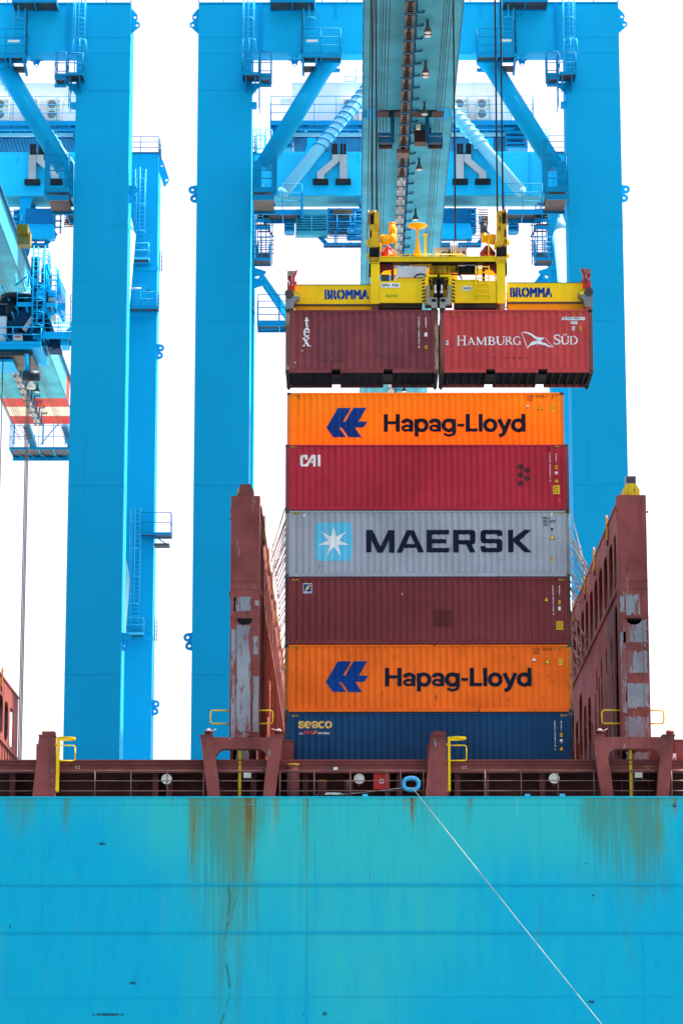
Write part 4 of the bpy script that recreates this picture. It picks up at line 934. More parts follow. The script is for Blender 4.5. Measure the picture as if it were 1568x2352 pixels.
# telescopic beams
for r, q, qo, qb in (('c2', (240, 415, 1528, 728), (232, 745, 1505, 822), (735, 488, 1465, 650)), ('c3', (-92, 380, 1165, 690), (-62, 706, 1172, 798), (-62, 452, 640, 616))):
    mb = MB(); a = sbox(mb, r, q, 114.95, 115.75); mb.box(a[0]-.01, a[1]+.01, 114.93, 115.77, a[3]+.002, a[3]+.02, 1); mb.box(a[0], a[1], 114.93, 115.77, a[2]-.06, a[2]-.002, 1)
    bm_ = part('telescopic_beam', mb, [YEL, DKG], sp)
    mb = MB(); b = PB(r, *qo, 115.25); mb.box(a[0]+.02, a[1]-.01, 115.0, 116.5, zl+.04, a[2]-.065); part('lower_beam', mb, YELO, sp)
    s = 'BROMMA'; b = PB(r, *qb, 114.94)
    if r == 'c3': b = (b[0]+.03, PB(r, 0, 0, 640, 10, 114.94)[1], b[2], b[3])
    mb = MB(); mb.add(*flat(word(s, b[0], b[1], b[2], b[3], .06), 114.942)); lt = part('lettering', mb, BLUE, bm_)
    mb = MB(); w = (b[1]-b[0])
    for u, h in ((.045, 1), (.185, 1), (.355, 1), (.945, .6)): mb.box(b[0]+w*u, b[0]+w*u+.018, 114.922, 114.934, b[2]-.01, b[2]+(b[3]-b[2])*h+.01)
    part('stencil_gap', mb, YEL, bm_)
    # end unit: grey corner block, hazard lip, red guide arm
    mirror = r == 'c3'
    g = (lambda pts: pts) if not mirror else (lambda pts: [(1405-x, y-34) for x, y in pts])
    mb = MB(); spoly(mb, r, g([(90,806),(90,610),(105,520),(195,505),(310,535),(326,560),(318,612),(270,650),(235,700),(215,800)]), 114.45, 115.1)
    eu = part('corner_housing', mb, STEEL, sp)
    mb = MB(); spoly(mb, r, g([(238,602),(238,548),(310,545),(308,598)]), 114.40, 114.449); part('hazard_lip', mb, YEL, eu)
    mb = MB(); spoly(mb, r, g([(195,545),(215,503),(325,542),(305,548)]), 114.38, 114.399, 0)
    for u in range(3): spoly(mb, r, g([(205+34*u,530+4*u),(220+34*u,508+10*u),(236+34*u,514+10*u),(221+34*u,536+4*u)]), 114.37, 114.379, 1)
    part('hazard_lip', mb, [YEL, DECK], eu)
    c = P(r, *g([(148, 555)])[0], 114.4); mb = MB(); mb.lathe((c.x, 114.36, c.z), [(.17,0),(.17,.09),(.08,.092)], 16, 0, 'y'); mb.lathe((c.x, 114.33, c.z), [(.06,0),(.06,.03)], 10, 1, 'y'); part('guide_motor', mb, [DKG, DKRED], eu)
    mb = MB(); spoly(mb, r, g([(205,500),(205,240),(262,175),(285,155),(270,205),(243,250),(245,500)]), 114.55, 114.85)
    spoly(mb, r, g([(155,510),(158,390),(200,390),(205,510)]), 114.58, 114.8); spoly(mb, r, g([(120,470),(122,355),(152,360),(152,440)]), 114.75, 115.0); spoly(mb, r, g([(245,415),(246,353),(274,350),(272,415)]), 114.95, 115.1)
    spoly(mb, r, g([(122,300),(121,268),(204,266),(200,330),(160,345)]), 114.58, 114.8)
    ga = part('guide_arm', mb, RED, sp)
    mb = MB(); spoly(mb, r, g([(121,265),(121,182),(258,177),(206,265)]), 114.5, 114.9); part('guide_plate', mb, paint('worn_guide', (.32,.10,.07), .5, .2, ((.18,.12,.08), .9), fleck=((.28,.26,.24), .5)), ga)
    mb = MB(); a1 = P(r, *g([(185, 345)])[0], 114.5); a2_ = P(r, *g([(183, 395)])[0], 114.5); mb.tube(a1, a2_, .05, 8); b1_ = PB(r, *(g([(190, 275)])[0]+g([(204, 330)])[0]), 114.5); mb.box(b1_[0], b1_[1], 114.46, 114.54, b1_[2], b1_[3], 1); part('hydraulic_ram', mb, [DKG, GREY], ga)
    mb = MB(); spoly(mb, r, g([(110,505),(155,420),(215,425),(215,500)]), 115.0, 115.7); part('end_bracket', mb, YELO, sp)
# centre boxes
for q, ex in (((196, 818, 628, 1040), 0), ((955, 818, 1379, 1040), 1)):
    mb = MB(); a = sbox(mb, 'c1', q, YF+.05, YR-.1); mb.box(a[0]+.6 if not ex else a[0]-.005, a[1]+.005 if not ex else a[1]-.7, YF+.03, YR-.12, a[3]+.002, a[3]+.05); mb.box(a[0]+.55 if not ex else a[0], a[1] if not ex else a[1]-.55, YF-.02, YF+.048, a[2]-.02, a[2]+.05)
    mb.box(a[0]+.02, a[1]-.02, YF+.1, YR-.2, zl+.16, a[2]-.022, 1); mb.box(a[0]-.05, a[1]-.05, YF+.35, YR-.4, zl+.03, zl+.158, 1)
    part('centre_box', mb, [YEL, paint('spreader_shadow_steel', (.045,.025,.018), .6, .3, rust=.3)], sp)  # second paint carries the shadow beneath the box in its dark colour
for q in ((107, 638, 195, 1050), (1380, 634, 1470, 1045)):
    mb = MB(); a = sbox(mb, 'c1', q, YF-.02, YR-.05); mb.box(a[0]-.04, a[1]+.02, YF-.06, YR, a[3]+.002, a[3]+.03); mb.box(a[0]+.05, a[1]-.03, YF+.05, YF+.5, zl+.01, a[2]-.004, 1); part('column', mb, [YEL, POSTR], sp)
# headblock: beam, sheave towers
mb = MB(); a = sbox(mb, 'c1', (197, 582, 1378, 626), YF, YF+.35); mb.box(a[0], a[1], YF-.04, YF+.45, a[2]-.02, a[2]-.002, 1); mb.box(a[0], a[1], YF-.05, YF+.40, a[3]+.002, a[3]+.03); mb.box(a[0], a[1], YR-.45, YR-.1, a[2], a[3]); hb = part('headblock_beam', mb, [YEL, GREASE], sp)
mb = MB(); sbox(mb, 'c1', (700, 640, 990, 738), YF+.5, YR-.5); sbox(mb, 'c1', (495, 638, 725, 656), YF+.2, YF+.5); part('headblock_web', mb, YELD, hb)
for s in (0, 1):
    g = (lambda pts: pts) if not s else (lambda pts: [(1573-x, y-6) for x, y in pts])
    mb = MB(); spoly(mb, 'c1', g([(92,640),(90,400),(100,130),(108,100),(150,115),(190,118),(196,300),(192,420),(197,560),(197,640)]), YF-.05, YF+.12); spoly(mb, 'c1', g([(92,640),(90,400),(100,130),(108,100),(150,115),(190,118),(196,300),(192,420),(197,560),(197,640)]), YF+.75, YF+.92)
    spoly(mb, 'c1', g([(150,600),(155,130),(188,130),(196,600)]), YF+.121, YF+.749)
    tw = part('sheave_tower', mb, YELD, sp)
    rn = random.Random(11+s)
    def stain(top, bot, xa, xb, dy):
        up = [(xa+(xb-xa)*i/12, top+22*rn.random()-(14 if i % 3 == 0 else 0)) for i in range(13)]; dn = [(xb-(xb-xa)*i/4, bot) for i in range(5)]
        m_ = MB(); spoly(m_, 'c1', g(up+dn), YF-.056-dy, YF-.052-dy); part('grease_stain', m_, GREASE, tw)
    stain(470, 578, 93, 196, 0); stain(130, 245, 102, 140, 0); stain(300, 380, 100, 116, .002)
    mb = MB(); spoly(mb, 'c1', g([(88,742),(90,642),(106,642),(106,742)]), YF-.03, YF+.5)
    part('grease_stain', mb, GREASE, tw)
    mb = MB(); spoly(mb, 'c1', g([(95,618),(95,585),(190,585),(190,618)]), YF-.09, YF-.051); part('lug_band', mb, YELD, tw)
    c = P('c1', *g([(124, 190)])[0], YF+.4)
    for k in range(3):
        mb = MB(); cc = P('c1', *g([(124, 120)])[0], YF); mb.lathe((cc.x-.14+.14*k, YF+.42, cc.z-.12), [(.30,-.03),(.34,-.03),(.30,-.012),(.30,.012),(.34,.03),(.30,.03)], 24, 0, 'x'); part('sheave', mb, paint('sheave_metal', (.35,.28,.24), .35, .15, metal=.6), tw)
    for (x, y, R1) in ((78, 430, .12), (80, 565, .10), (205, 470, .16)):
        c = P('c1', *g([(x, y)])[0], YF+.2); mb = MB(); mb.lathe((c.x, YF+.25, c.z), [(R1*.6,-.06),(R1,-.05),(R1,.05),(R1*.6,.06)], 14, 0, 'x'); part('pin', mb, YEL, tw)
    # slewing motor
    p1 = P('c1', *g([(205, 405)])[0], YF+.35); p2 = P('c1', *g([(300, 400)])[0], YF+.35); p3 = P('c1', *g([(318, 400)])[0], YF+.35); p4 = P('c1', *g([(322, 345)])[0], YF+.35); p5 = P('c1', *g([(323, 245)])[0], YF+.35)
    mb = MB(); mb.tube(p1, p2, .20, 14); mb.tube(p1+Vector((.1 if not s else -.1,0,0)), p1+Vector((.16 if not s else -.16,0,0)), .23, 14); mb.tube(p2, p3, .15, 12); mb.tube(p3-Vector((0,0,.12)), p4, .13, 12)
    m_ = part('slew_motor', mb, YELO, sp)
    mb = MB(); mb.tube(p4, p5, .135, 14); mb.tube(p5, p5+Vector((0,0,.05)), .15, 14)
    part('motor_housing', mb, YELO if not s else DKG, m_)
    # red frames under the headblock
    mb = MB(); spoly(mb, 'c1', g([(197,642),(338,642),(338,700),(240,712),(197,755)]), YF+.2, YF+.3); spoly(mb, 'c1', g([(312,642),(340,642),(340,824),(312,824)]), YF+.15, YF+.3); part('red_frame', mb, DKRED, sp)
    # warning cone
    c = P('c1', *g([(285, 578)])[0], YF+.6); mb = MB(); ht = .46
    mb.lathe((c.x, YF+.6, c.z), [(.30,0),(.32,.16),(.10,.44),(.04,.46)], 6, 0, 'z', False); part('marker_cone', mb, RED2 if not s else DKRED, sp)
    if not s:
        mb = MB(); spoly(mb, 'c1', [(285,575),(285,500),(300,500),(338,545),(300,552)], YF+.27, YF+.275); part('marker_stripe', mb, WHT, sp)
# horn, post, reel, cabinets
c = P('c1', 580, 578, YF+.3); zt = P('c1', 580, 255, YF+.3).z; hh = zt-c.z
mb = MB(); mb.lathe((c.x, YF+.3, c.z), [(.19,0),(.16,hh*.1),(.08,hh*.35),(.045,hh*.6),(.05,hh*.84),(.10,hh*.9),(.38,hh*.96),(.40,hh*.985),(.36,hh)], 24); part('signal_horn', mb, YELO, sp)
mb = MB(); sbox(mb, 'c1', (647, 350, 672, 578), YF+.25, YF+.42); sbox(mb, 'c1', (641, 340, 680, 352), YF+.22, YF+.45); part('signal_post', mb, YEL, sp)
mb = MB(); sbox(mb, 'c1', (750, 487, 1078, 577), YF+.5, YF+1.0); sbox(mb, 'c1', (745, 484, 1082, 489), YF+.45, YF+1.05); part('junction_cabinet', mb, GALV, sp)
c = P('c1', 948, 495, YF+.5); mb = MB(); R1 = (P('c1', 948, 415, YF+.4).z-c.z)
for k in range(4): mb.lathe((c.x-.13+.085*k, YF+.4, c.z-.02), [(R1*.7,-.012),(R1,-.014),(R1,.014),(R1*.7,.012)], 28, 0, 'x')
mb.lathe((c.x, YF+.4, c.z-.02), [(R1*.72,-.14),(R1*.72,.14)], 20, 1, 'x'); sbox(mb, 'c1', (895, 500, 925, 570), YF+.2, YF+.5, 2); part('cable_reel', mb, [WHT, GREY, DKG], sp)
mb = MB(); sbox(mb, 'c1', (980, 478, 996, 545), YF+.15, YF+.3); part('fire_extinguisher', mb, RED, sp)
mb = MB(); sbox(mb, 'c1', (1035, 512, 1060, 545), YF+.3, YF+.45); part('socket_box', mb, DKG, sp)
mb = MB(); mb.path([P('c1', x, y, YF-.02) for x, y in ((287,575),(287,552),(1040,552),(1048,560),(1048,577))], .022, 6); mb.tube(P('c1', 362, 575, YF+.1), P('c1', 360, 275, YF+.1), .028, 6); mb.tube(P('c1', 1299, 575, YF+.1), P('c1', 1299, 390, YF+.1), .028, 6); part('hand_rail', mb, YEL, sp)
mb = MB(); mb.path([P('c1', x, y, YF+.1) for x, y in ((810,575),(820,540),(845,525),(895,528))], .03, 6); mb.path([P('c1', x, y, YF) for x, y in ((235,460),(262,470),(275,490))], .02, 6); mb.path([P('c1', x, y, YF+.05) for x, y in ((300,430),(318,470),(315,500),(300,505))], .02, 6)
mb.path([P('c1', x, y, YF-.02) for x, y in ((545,785),(575,755),(610,748),(655,755))], .03, 6); mb.path([P('c1', x, y, YF-.02) for x, y in ((925,755),(985,755),(1015,770),(1027,800))], .03, 6); part('hose', mb, BLK, sp)
mb = MB(); a = sbox(mb, 'c1', (370, 672, 668, 780), YF+.05, YF+.6); mb.box(a[0]+.55, a[0]+.62, YF+.02, YF+.049, a[2], a[3]); mb.box(a[0]+.72, a[0]+.76, YF+.02, YF+.049, a[2], a[3]); part('control_cabinet', mb, GALV, sp)
mb = MB(); sbox(mb, 'c1', (212, 752, 292, 822), YF+.05, YF+.5); part('junction_box', mb, DKG, sp)
p1 = P('c1', 990, 712, YF+.3); p2 = P('c1', 1160, 712, YF+.3); mb = MB(); mb.tube(p1, p2, .18, 14); mb.tube(p2, p2+Vector((.12,0,0)), .21, 14, m=1); part('hydraulic_tank', mb, [GREASE, STEEL], sp)
mb = MB(); spoly(mb, 'c1', [(1060,678),(1063,642),(1160,642),(1160,682)], YF+.28, YF+.3)
rn = random.Random(5); a = PB('c1', 1064, 646, 1156, 680, YF+.25)
for k in range(40):
    x = a[0]+(a[1]-a[0])*rn.random()*.95; z = a[2]+(a[3]-a[2])*rn.random()*.92; mb.box(x, x+.025, YF+.272, YF+.279, z, z+.02, 1)
part('label_plate', mb, [DECW, DECK], sp)
mb = MB()
for x in (1168, 1300): mb.tube(P('c1', x, 668, YF-.06), P('c1', x+2, 1000, YF-.06), .03, 6)
for y in (676, 732, 790, 846, 902, 958): mb.tube(P('c1', 1168, y, YF-.06), P('c1', 1300, y, YF-.06), .025, 6)
part('ladder', mb, YEL, sp)
# centre hydraulics with hazard stripes
for s in (0, 1):
    g = (lambda pts: pts) if not s else (lambda pts: [(1583-x, y) for x, y in pts])
    mb = MB(); spoly(mb, 'c1', g([(655,1050),(655,757),(778,757),(778,772),(690,775),(690,1050)]), YF+.05, YF+.4); spoly(mb, 'c1', g([(691,1000),(691,780),(770,780),(770,1000)]), YF+.5, YF+.7); ub = part('lift_frame', mb, YEL, sp)
    mb = MB(); spoly(mb, 'c1', g([(624,1040),(624,792),(655,792),(655,1040)]), YF-.02, YF+.04)
    for k in range(7):
        y = 800+35*k; spoly(mb, 'c1', g([(625,y+24),(625,y+8),(654,y-6+2),(654,y+14)][::1]) if k else g([(625,824),(625,810),(654,796),(654,812)]), YF-.03, YF-.021, 1)
    part('hazard_strip', mb, [YEL, DECK], ub)
    mb = MB(); mb.tube(P('c1', *g([(759, 785)])[0], YF+.2), P('c1', *g([(759, 930)])[0], YF+.2), .055, 10, m=0); mb.tube(P('c1', *g([(759, 860)])[0], YF+.12), P('c1', *g([(759, 930)])[0], YF+.12), .035, 8, m=1); mb.tube(P('c1', *g([(759, 930)])[0], YF+.15), P('c1', *g([(760, 980)])[0], YF+.15), .07, 10, m=0); mb.tube(P('c1', *g([(759, 922)])[0], YF+.06), P('c1', *g([(759, 945)])[0], YF+.06), .06, 8, m=1); part('hydraulic_cylinder', mb, [paint('cylinder_blue', (.01,.03,.06), .35, .1), WHT], ub)
    mb = MB()
    for q in (((695,800),(705,830),(715,870),(720,905)), ((680,830),(690,815),(720,820),(735,850)), ((735,790),(742,830),(730,870),(712,890))): mb.path([P('c1', *g([p])[0], YF+.1) for p in q], .025, 6)
    c = P('c1', *g([(720, 893)])[0], YF+.1); mb.lathe((c.x, YF+.05, c.z), [(.06,0),(.06,.05)], 10, 0, 'y'); part('hose', mb, BLK, ub)
    mb = MB(); spoly(mb, 'c1', g([(670,1055),(668,870),(690,858),(700,875),(702,990),(725,985),(778,990),(780,1092),(720,1092),(718,1060)]), YF-.25, YF+.04); hk = part('twistlock_housing', mb, paint('worn_yellow_steel', (.26,.25,.22), .5, .2, ((.08,.07,.06), .8), fleck=((.60,.42,.03), .60)), ub)
    mb = MB(); spoly(mb, 'c1', g([(722,1030),(722,1006),(735,1000),(760,1000),(770,1010),(768,1030)]), YF-.256, YF-.252); part('opening_shade', mb, HOLE_SHADE, hk)  # dark plate painted as the shade of an opening
mb = MB(); sbox(mb, 'c1', (655, 760, 930, 1085), YF+.75, YF+.9); part('gap_backing_plate', mb, paint('spreader_shadow_steel', (.045,.025,.018)), sp)  # dark plate added behind the lift frames to close the bright gap
# signs
def sign(r, q, s, Y, bgm, fg, inset=.12, bold=.02):
    a = PB(r, *q, Y); mb = MB(); mb.box(a[0], a[1], Y, Y+.02, a[2], a[3]); w, h = a[1]-a[0], a[3]-a[2]
    mb.add(*flat(word(s, a[0]+w*.05, a[1]-w*.05, a[2]+h*inset*1.6, a[3]-h*inset*1.6, bold), Y-.004), 1); return mb
part('name_plate', sign('c1', (208, 840, 400, 886), 'SPH 705', YF+.025, DECW, DECK), [DECW, DECK], sp)
part('name_plate', sign('c1', (1034, 871, 1125, 917), 'WS', YF+.025, DECW, DECK), [DECW, DECK], sp)
mb = MB(); mb.add(*flat(word('BROMMA', *PB('c1', 258, 953, 385, 984, YF+.045), .045), YF+.045)); part('faded_lettering', mb, paint('faded_green', (.42,.50,.03), .5, .1), sp)

# hoist ropes and the spreader's power cable
hr = 'hoist ropes holding the spreader'
for r0, x, y, lab, Y in (('a3', 187, 1750, 'outermost thin steel hoist rope rising from the left sheave tower', YF+.25), ('a3', 193, 1752, 'steel hoist rope beside the outermost one at the left sheave tower', YF+.5),
                     ('a3', 222, 1800, 'steel hoist rope on the inner side of the left sheave tower', YF+.3), ('a3', 230, 1800, 'innermost steel hoist rope of the left sheave tower', YF+.5),
                     ('a3', 1254, 1800, 'innermost steel hoist rope of the right sheave tower', YF+.5), ('a3', 1261, 1800, 'steel hoist rope on the inner side of the right sheave tower', YF+.3),
                     ('a3', 1301, 1745, 'steel hoist rope beside the outermost one at the right sheave tower', YF+.5), ('a3', 1308, 1742, 'outermost thin steel hoist rope rising from the right sheave tower', YF+.25)):
    p = P(r0, x, y, Y); mb = MB(); mb.tube((p.x, Y, p.z-.3), (p.x, Y, 64.5), .019, 6); single('hoist_rope', mb, ROPE, lab, 'rope', hr)
p = P('a3', 899, 2060, YF+.4); mb = MB(); mb.tube((p.x, YF+.4, p.z-.2), (p.x, YF+.4, 64.5), .036, 8); single('power_cable', mb, paint('cable_dark', (.05,.035,.03), .7, .2), 'dark thick cable running down to the white reel on the spreader', 'cable')

# ================================================================== lashing rods
lr = 'lashing rods between the containers and the right lashing bridge'; ll = 'lashing rods between the containers and the left lashing bridge'
RODM = paint('rod_galvanised', (.60,.58,.54), .45, .2, rust=.05)
xR = xcR-wB/2; xL = xcL+wB/2
def rod(p, q, lab, g):
    p = Vector(p); q = Vector(q); d = (q-p); mb = MB(); mb.tube(p, q, .026, 6)
    b = p+d*.78; base = p.lerp(q, .5); 
    t = thing('lashing_rod', lab, 'rod', tuple(q), g); part('rod', mb, RODM, t)
    mb = MB(); e = d.normalized(); s1 = e.cross(Vector((0,1,0))).normalized()*.04
    mb.tube(b+s1, b+s1+e*.75, .018, 6); mb.tube(b-s1, b-s1+e*.75, .018, 6); mb.box(b.x-.05, b.x+.05, b.y-.05, b.y+.05, b.z-.05, b.z+.05); part('turnbuckle', mb, RODM, t)
right = [((157,357),(252,745),0),((156,520),(300,850),0),((157,560),(290,870),0),((158,600),(262,800),0),((158,650),(278,905),0),((160,700),(250,940),0),((160,760),(236,1000),0),((163,860),(226,1015),0),((165,905),(215,1085),0),((163,960),(200,1100),0),((166,1140),(300,1425),0),((170,1200),(272,1495),0),((170,1290),(246,1450),0),((172,1400),(238,1560),0),((172,1510),(206,1620),0)]
right += [((158,560),(318,865),0),((160,620),(296,880),0),((164,830),(244,985),0),((166,930),(222,1090),0),((165,1010),(212,1110),0),((170,1250),(262,1540),0),((172,1350),(222,1580),0)]
for i, (a, b, k) in enumerate(right):
    p = P('b3', *a, 125.75+.12*i); q = PX('b3', *b, xR-.06); rod((9.33, p.y, p.z), q, 'thin steel rod slanting from the container edge to the brown bridge on the right', lr)
left = [((752,360),(652,720)),((757,480),(656,790)),((760,520),(665,830)),((762,560),(672,880)),((763,640),(676,860)),((763,700),(681,900)),((764,760),(690,960)),((765,820),(693,1000)),((765,880),(700,1040)),((765,960),(706,1080)),((766,1060),(714,1160)),((766,1150),(712,1250)),((766,1230),(716,1340)),((766,1420),(725,1560)),((766,1500),(722,1640)),((766,1560),(738,1660))]
left += [((757,440),(652,770)),((762,600),(668,850)),((763,670),(684,930)),((764,730),(676,900)),((765,920),(698,1070)),((765,1010),(712,1120)),((766,1110),(708,1220)),((766,1190),(718,1300)),((766,1320),(722,1420))]
for i, (a, b) in enumerate(left):
    p = P('b2', *a, 125.75+.12*i); q = PX('b2', *b, xL+.06); rod((-2.90, p.y, p.z), q, 'thin steel rod slanting from the container edge to the brown bridge on the left', ll)
# ================================================================== ship-to-shore cranes
FY, FD = 187.0, 2.8                        # front legs: face and depth
RYf = 216.0; CXC = 3.73
crane = thing('gantry_crane', 'large blue gantry crane whose boom hangs over the stacked containers', 'crane', (CXC, 200, 3.5), 'blue gantry cranes')
QZ = 3.5
xl0, xl1, xr0, xr1 = -10.19, -6.65, 14.11, 17.65
MX = lambda x: 2*CXC-x
def lug(mb, xe, z, s, y, R1=.275):
    for dz, k in ((.0, .30), (-.50, .20)):
        yy = y+(.25 if dz == 0 else .55)
        pts = [(xe, z+dz+R1*1.5), (xe+s*.05, z+dz+R1*1.3)]
        n = 10
        cx = xe+s*k
        arc = [(cx+s*R1*math.cos(a), z+dz+R1*math.sin(a)) for a in [math.pi/2-math.pi*i/n for i in range(n+1)]]
        loop = [(xe, z+dz+R1*1.15)]+arc+[(xe, z+dz-R1*1.15)]
        mb.plate(loop, [circ(cx, z+dz, .09, 10)], 'y', yy, yy+.08)
def topear(mb, xe, z, s, y):
    z -= .1; loop = [(xe, z), (xe+s*.08, z), (xe+s*.42, z-.42), (xe+s*.44, z-.62), (xe+s*.36, z-.84), (xe+s*.58, z-.98), (xe+s*.60, z-1.2), (xe+s*.42, z-1.36), (xe, z-1.75)]
    mb.plate(loop, [circ(xe+s*.25, z-.58, .10, 10), circ(xe+s*.40, z-1.14, .10, 10)], 'y', y+.3, y+.4)
ZTOP = 78.6
def leg(x0, x1, y0, d, zt, outer, seams, lugs, top=False):
    mb = MB(); mb.box(x0, x1, y0, y0+d, QZ, zt)
    for z in seams: mb.box(x0-.015, x1+.015, y0-.015, y0-.003, z-.028, z+.028); mb.box(x1+.003, x1+.015, y0+.0, y0+d, z-.022, z+.022)
    for z in (48.0, 45.0):
        pass
    xm = x0+(x1-x0)*(.62 if outer < 0 else .3); mb.box(xm-.022, xm+.022, y0-.015, y0-.003, 44.7, 49.0) if top else None
    mb.box(x0+.02, x1-.02, y0+.02, y0+d-.02, zt+.002, zt+.03)
    if top:
        for z in (22, 34, 52, 58, 70):
            pass
    l = part('leg', mb, CR, crane)
    for z in lugs: mb = MB(); lug(mb, x0 if outer < 0 else x1, z, outer, y0+.3); part('lifting_lug', mb, CR, l)
    if top: mb = MB(); topear(mb, x0 if outer < 0 else x1, zt-.1, outer, y0); part('lifting_lug', mb, CR, l)
    if top:                                               # stiffened doubler plates on the inner side
        mb = MB(); s = 1 if outer < 0 else -1
        xi = x1 if outer < 0 else x0
        for w, za, zb in ((1.35, 59.5, 65.5), (2.7, 56.8, 67.3)):
            d_ = .014 if w > 2 else .028
            mb.box(xi-s*.02, xi-s*w, y0-d_, y0-.001, za, zb)
        part('doubler_plate', mb, CR, l)
    return l
z1113 = P('F', 500, 1113, FY).z
SE = [z1113, P('a2', 300, 415, FY).z, P('a2', 300, 290, FY).z, P('a2', 300, 705, FY).z, P('a2', 500, 1765, FY).z, P('a6', 200, 1135, FY).z, 12.0]
for x0, x1, o in ((xl0, xl1, -1), (xr0, xr1, 1)):
    leg(x0, x1, FY, FD, ZTOP, o, SE, [P('F', 0, 437, FY).z+.2, P('F', 0, 1468, FY).z+.2], True)
    leg(x0 if o < 0 else MX(x0-xl0+xl0) if False else (x1-2.8), (x0+2.8) if o < 0 else x1, RYf, 2.8, 78.15, o, [P('a5', 1300, 130, RYf).z, P('a5', 1300, 570, RYf).z, 30, 14, P('a1', 1250, 1680, RYf).z], [P('a5', 1440, 860, RYf).z, P('a6', 900, 1300, RYf).z])
# top of landside legs: railing and end shapes, ladders with cages and doors
for x0, x1, o in ((xl0, xl0+2.8, -1), (xr1-2.8, xr1, 1)):
    mb = MB(); zt = 78.2; railing(mb, [(x0, RYf+.05, zt), (x1, RYf+.05, zt), (x1, RYf+2.7, zt)], 1.35, step=1.2); mb.box(x0-.1, x1+.15, RYf-.1, RYf+2.9, zt-.02, zt+.05); part('top_railing', mb, BRK, crane)
    mb = MB(); xe = x1 if o > 0 else x0
    mb.plate([(xe, zt-.3), (xe+o*.3, zt-.45), (xe+o*.42, zt-.8), (xe+o*.78, zt-1.9), (xe+o*.76, zt-2.15), (xe+o*.62, zt-2.3), (xe+o*.42, zt-2.6), (xe+o*.3, zt-2.2), (xe, zt-1.3)], [circ(xe+o*.22, zt-.85, .11, 12), circ(xe+o*.60, zt-2.02, .11, 12)], 'y', RYf+.4, RYf+.5); part('stay_lug', mb, CR, crane)
    lx = (x1-1.30) if o > 0 else (x0+1.30)
    z1 = P('a1', 1200, 1455, RYf).z; z0 = P('a1', 1200, 2240, RYf).z
    for za, zb in ((z0, z1), (P('a6', 780, 915, RYf).z, P('a6', 780, 190, RYf).z)):
        mb = MB(); ladder(mb, lx, RYf-.15, za, zb, .6, (za+2.2, zb-.1), -1, .032, 2.05); platform(mb, lx-.75, lx+.75, RYf-1.1, RYf-.02, za, sides='fr', rails=2); part('ladder', mb, [CRT, GRAT], crane)
    for za in (z0-.55, P('a5', 1300, 570, RYf).z, P('a6', 800, 932, RYf).z): mb = MB(); mb.box(x0-.02, x1+.08, RYf-.12, RYf-.003, za-.16, za+.12); part('ring_beam', mb, CRT, crane)
    a = PB('a5', 1202, 306, 1318, 525, RYf); mb = MB(); xa = a[0]+32.0-.5 if False else lx-.55
    mb.box(xa, xa+1.15, RYf-.06, RYf-.002, a[2], a[3]); mb.box(xa+.95, xa+1.02, RYf-.1, RYf-.061, a[2]+.6, a[2]+.75, 1); mb.box(xa+1.1, xa+1.2, RYf-.09, RYf-.0605, a[3]-.6, a[3]-.45, 1); part('access_door', mb, [CRT, DKG], crane)
    zd = P('a5', 1250, 545, RYf).z; mb = MB(); platform(mb, lx-1.2, lx+1.5, RYf-1.1, RYf-.125, zd, sides='fr', rails=2); mb.tube((lx-.9, RYf-1.2, zd+1.4), (lx+.2, RYf-1.2, zd+1.4), .06, 6, m=2); part('platform', mb, [CRT, GRAT, WHT], crane)
    if o > 0:
        zb_ = P('a6', 900, 345, RYf).z; mb = MB(); platform(mb, x1-.9, x1+1.35, RYf-.9, RYf+.6, zb_, sides='fr', h=1.5, rails=2); mb.box(x1+.1, x1+1.2, RYf-.8, RYf+.3, zb_-.9, zb_-.75, 1); mb.bar((x1+.05, RYf-.5, zb_-.1), (x1+1.2, RYf-.5, zb_-.9), .08); part('platform', mb, [CRT, GRAT], crane)
        for zz in (P('a5', 1450, 130, RYf).z, P('a6', 895, 915, RYf).z): mb = MB(); ladder(mb, x1+.22, RYf+.8, zz-.3, zz+1.4, .16); part('side_ladder', mb, BRK, crane)
# upper portal beam with curved bearing brackets below
zb = P('a2', 700, 411, FY).z; zt = P('a2', 700, 30, FY).z
mb = MB(); mb.box(xl1+.002, xr0-.002, FY+.05, FY+1.5, zb, zt); mb.box(xl0, xr1, FY-.05, FY+2.9, zt+.03, zt+.10)
for s in (0, 1):
    f = (lambda x: x) if not s else MX
    px = lambda x: f(P('a2', x, 400, FY).x); pz = lambda y: P('a2', 900, y, FY).z
    mb.plate([(px(860), pz(409)), (px(890), pz(418)), (px(905), pz(440)), (px(918), pz(462)), (px(932), pz(472)), (px(950), pz(465)), (px(965), pz(440)), (px(985), pz(424)), (px(1000), pz(409))], [circ(px(932), pz(455), .10, 10)], 'y', FY+.04, FY+.14)
    pq = lambda y: P('a2', 900, y, FY+1.4).z
    mb.plate([(px(880), zb), (px(885), pq(466)), (px(905), pq(475)), (px(915), pq(505)), (px(935), pq(524)), (px(955), pq(505)), (px(962), pq(478)), (px(980), pq(466)), (px(985), zb)], [circ(px(934), pq(508), .10, 10)], 'y', FY+1.38, FY+1.48)
    x = px(672); mb.box(x-.12, x+.12, FY-.03, FY+.045, zb, zt); mb.box(x-.02, x+.02, FY-.12, FY-.031, zb, zt)
    for k in range(26):
        for dx in (-.08, .08): mb.box(x+dx-.028, x+dx+.028, FY-.07, FY-.032, zb+.06+k*.131, zb+.13+k*.131)
    for xx in (940, 1265): mb.box(px(xx)-.02, px(xx)+.02, FY-.06, FY+.045, zt-.95, zt-.05)
    mb.plate([(px(1320), zb), (px(1340), zb-.12), (px(1470), zb-.12), (px(1470), zb)], [], 'y', FY+.06, FY+.16)
beam = part('cross_beam', mb, CRT, crane)
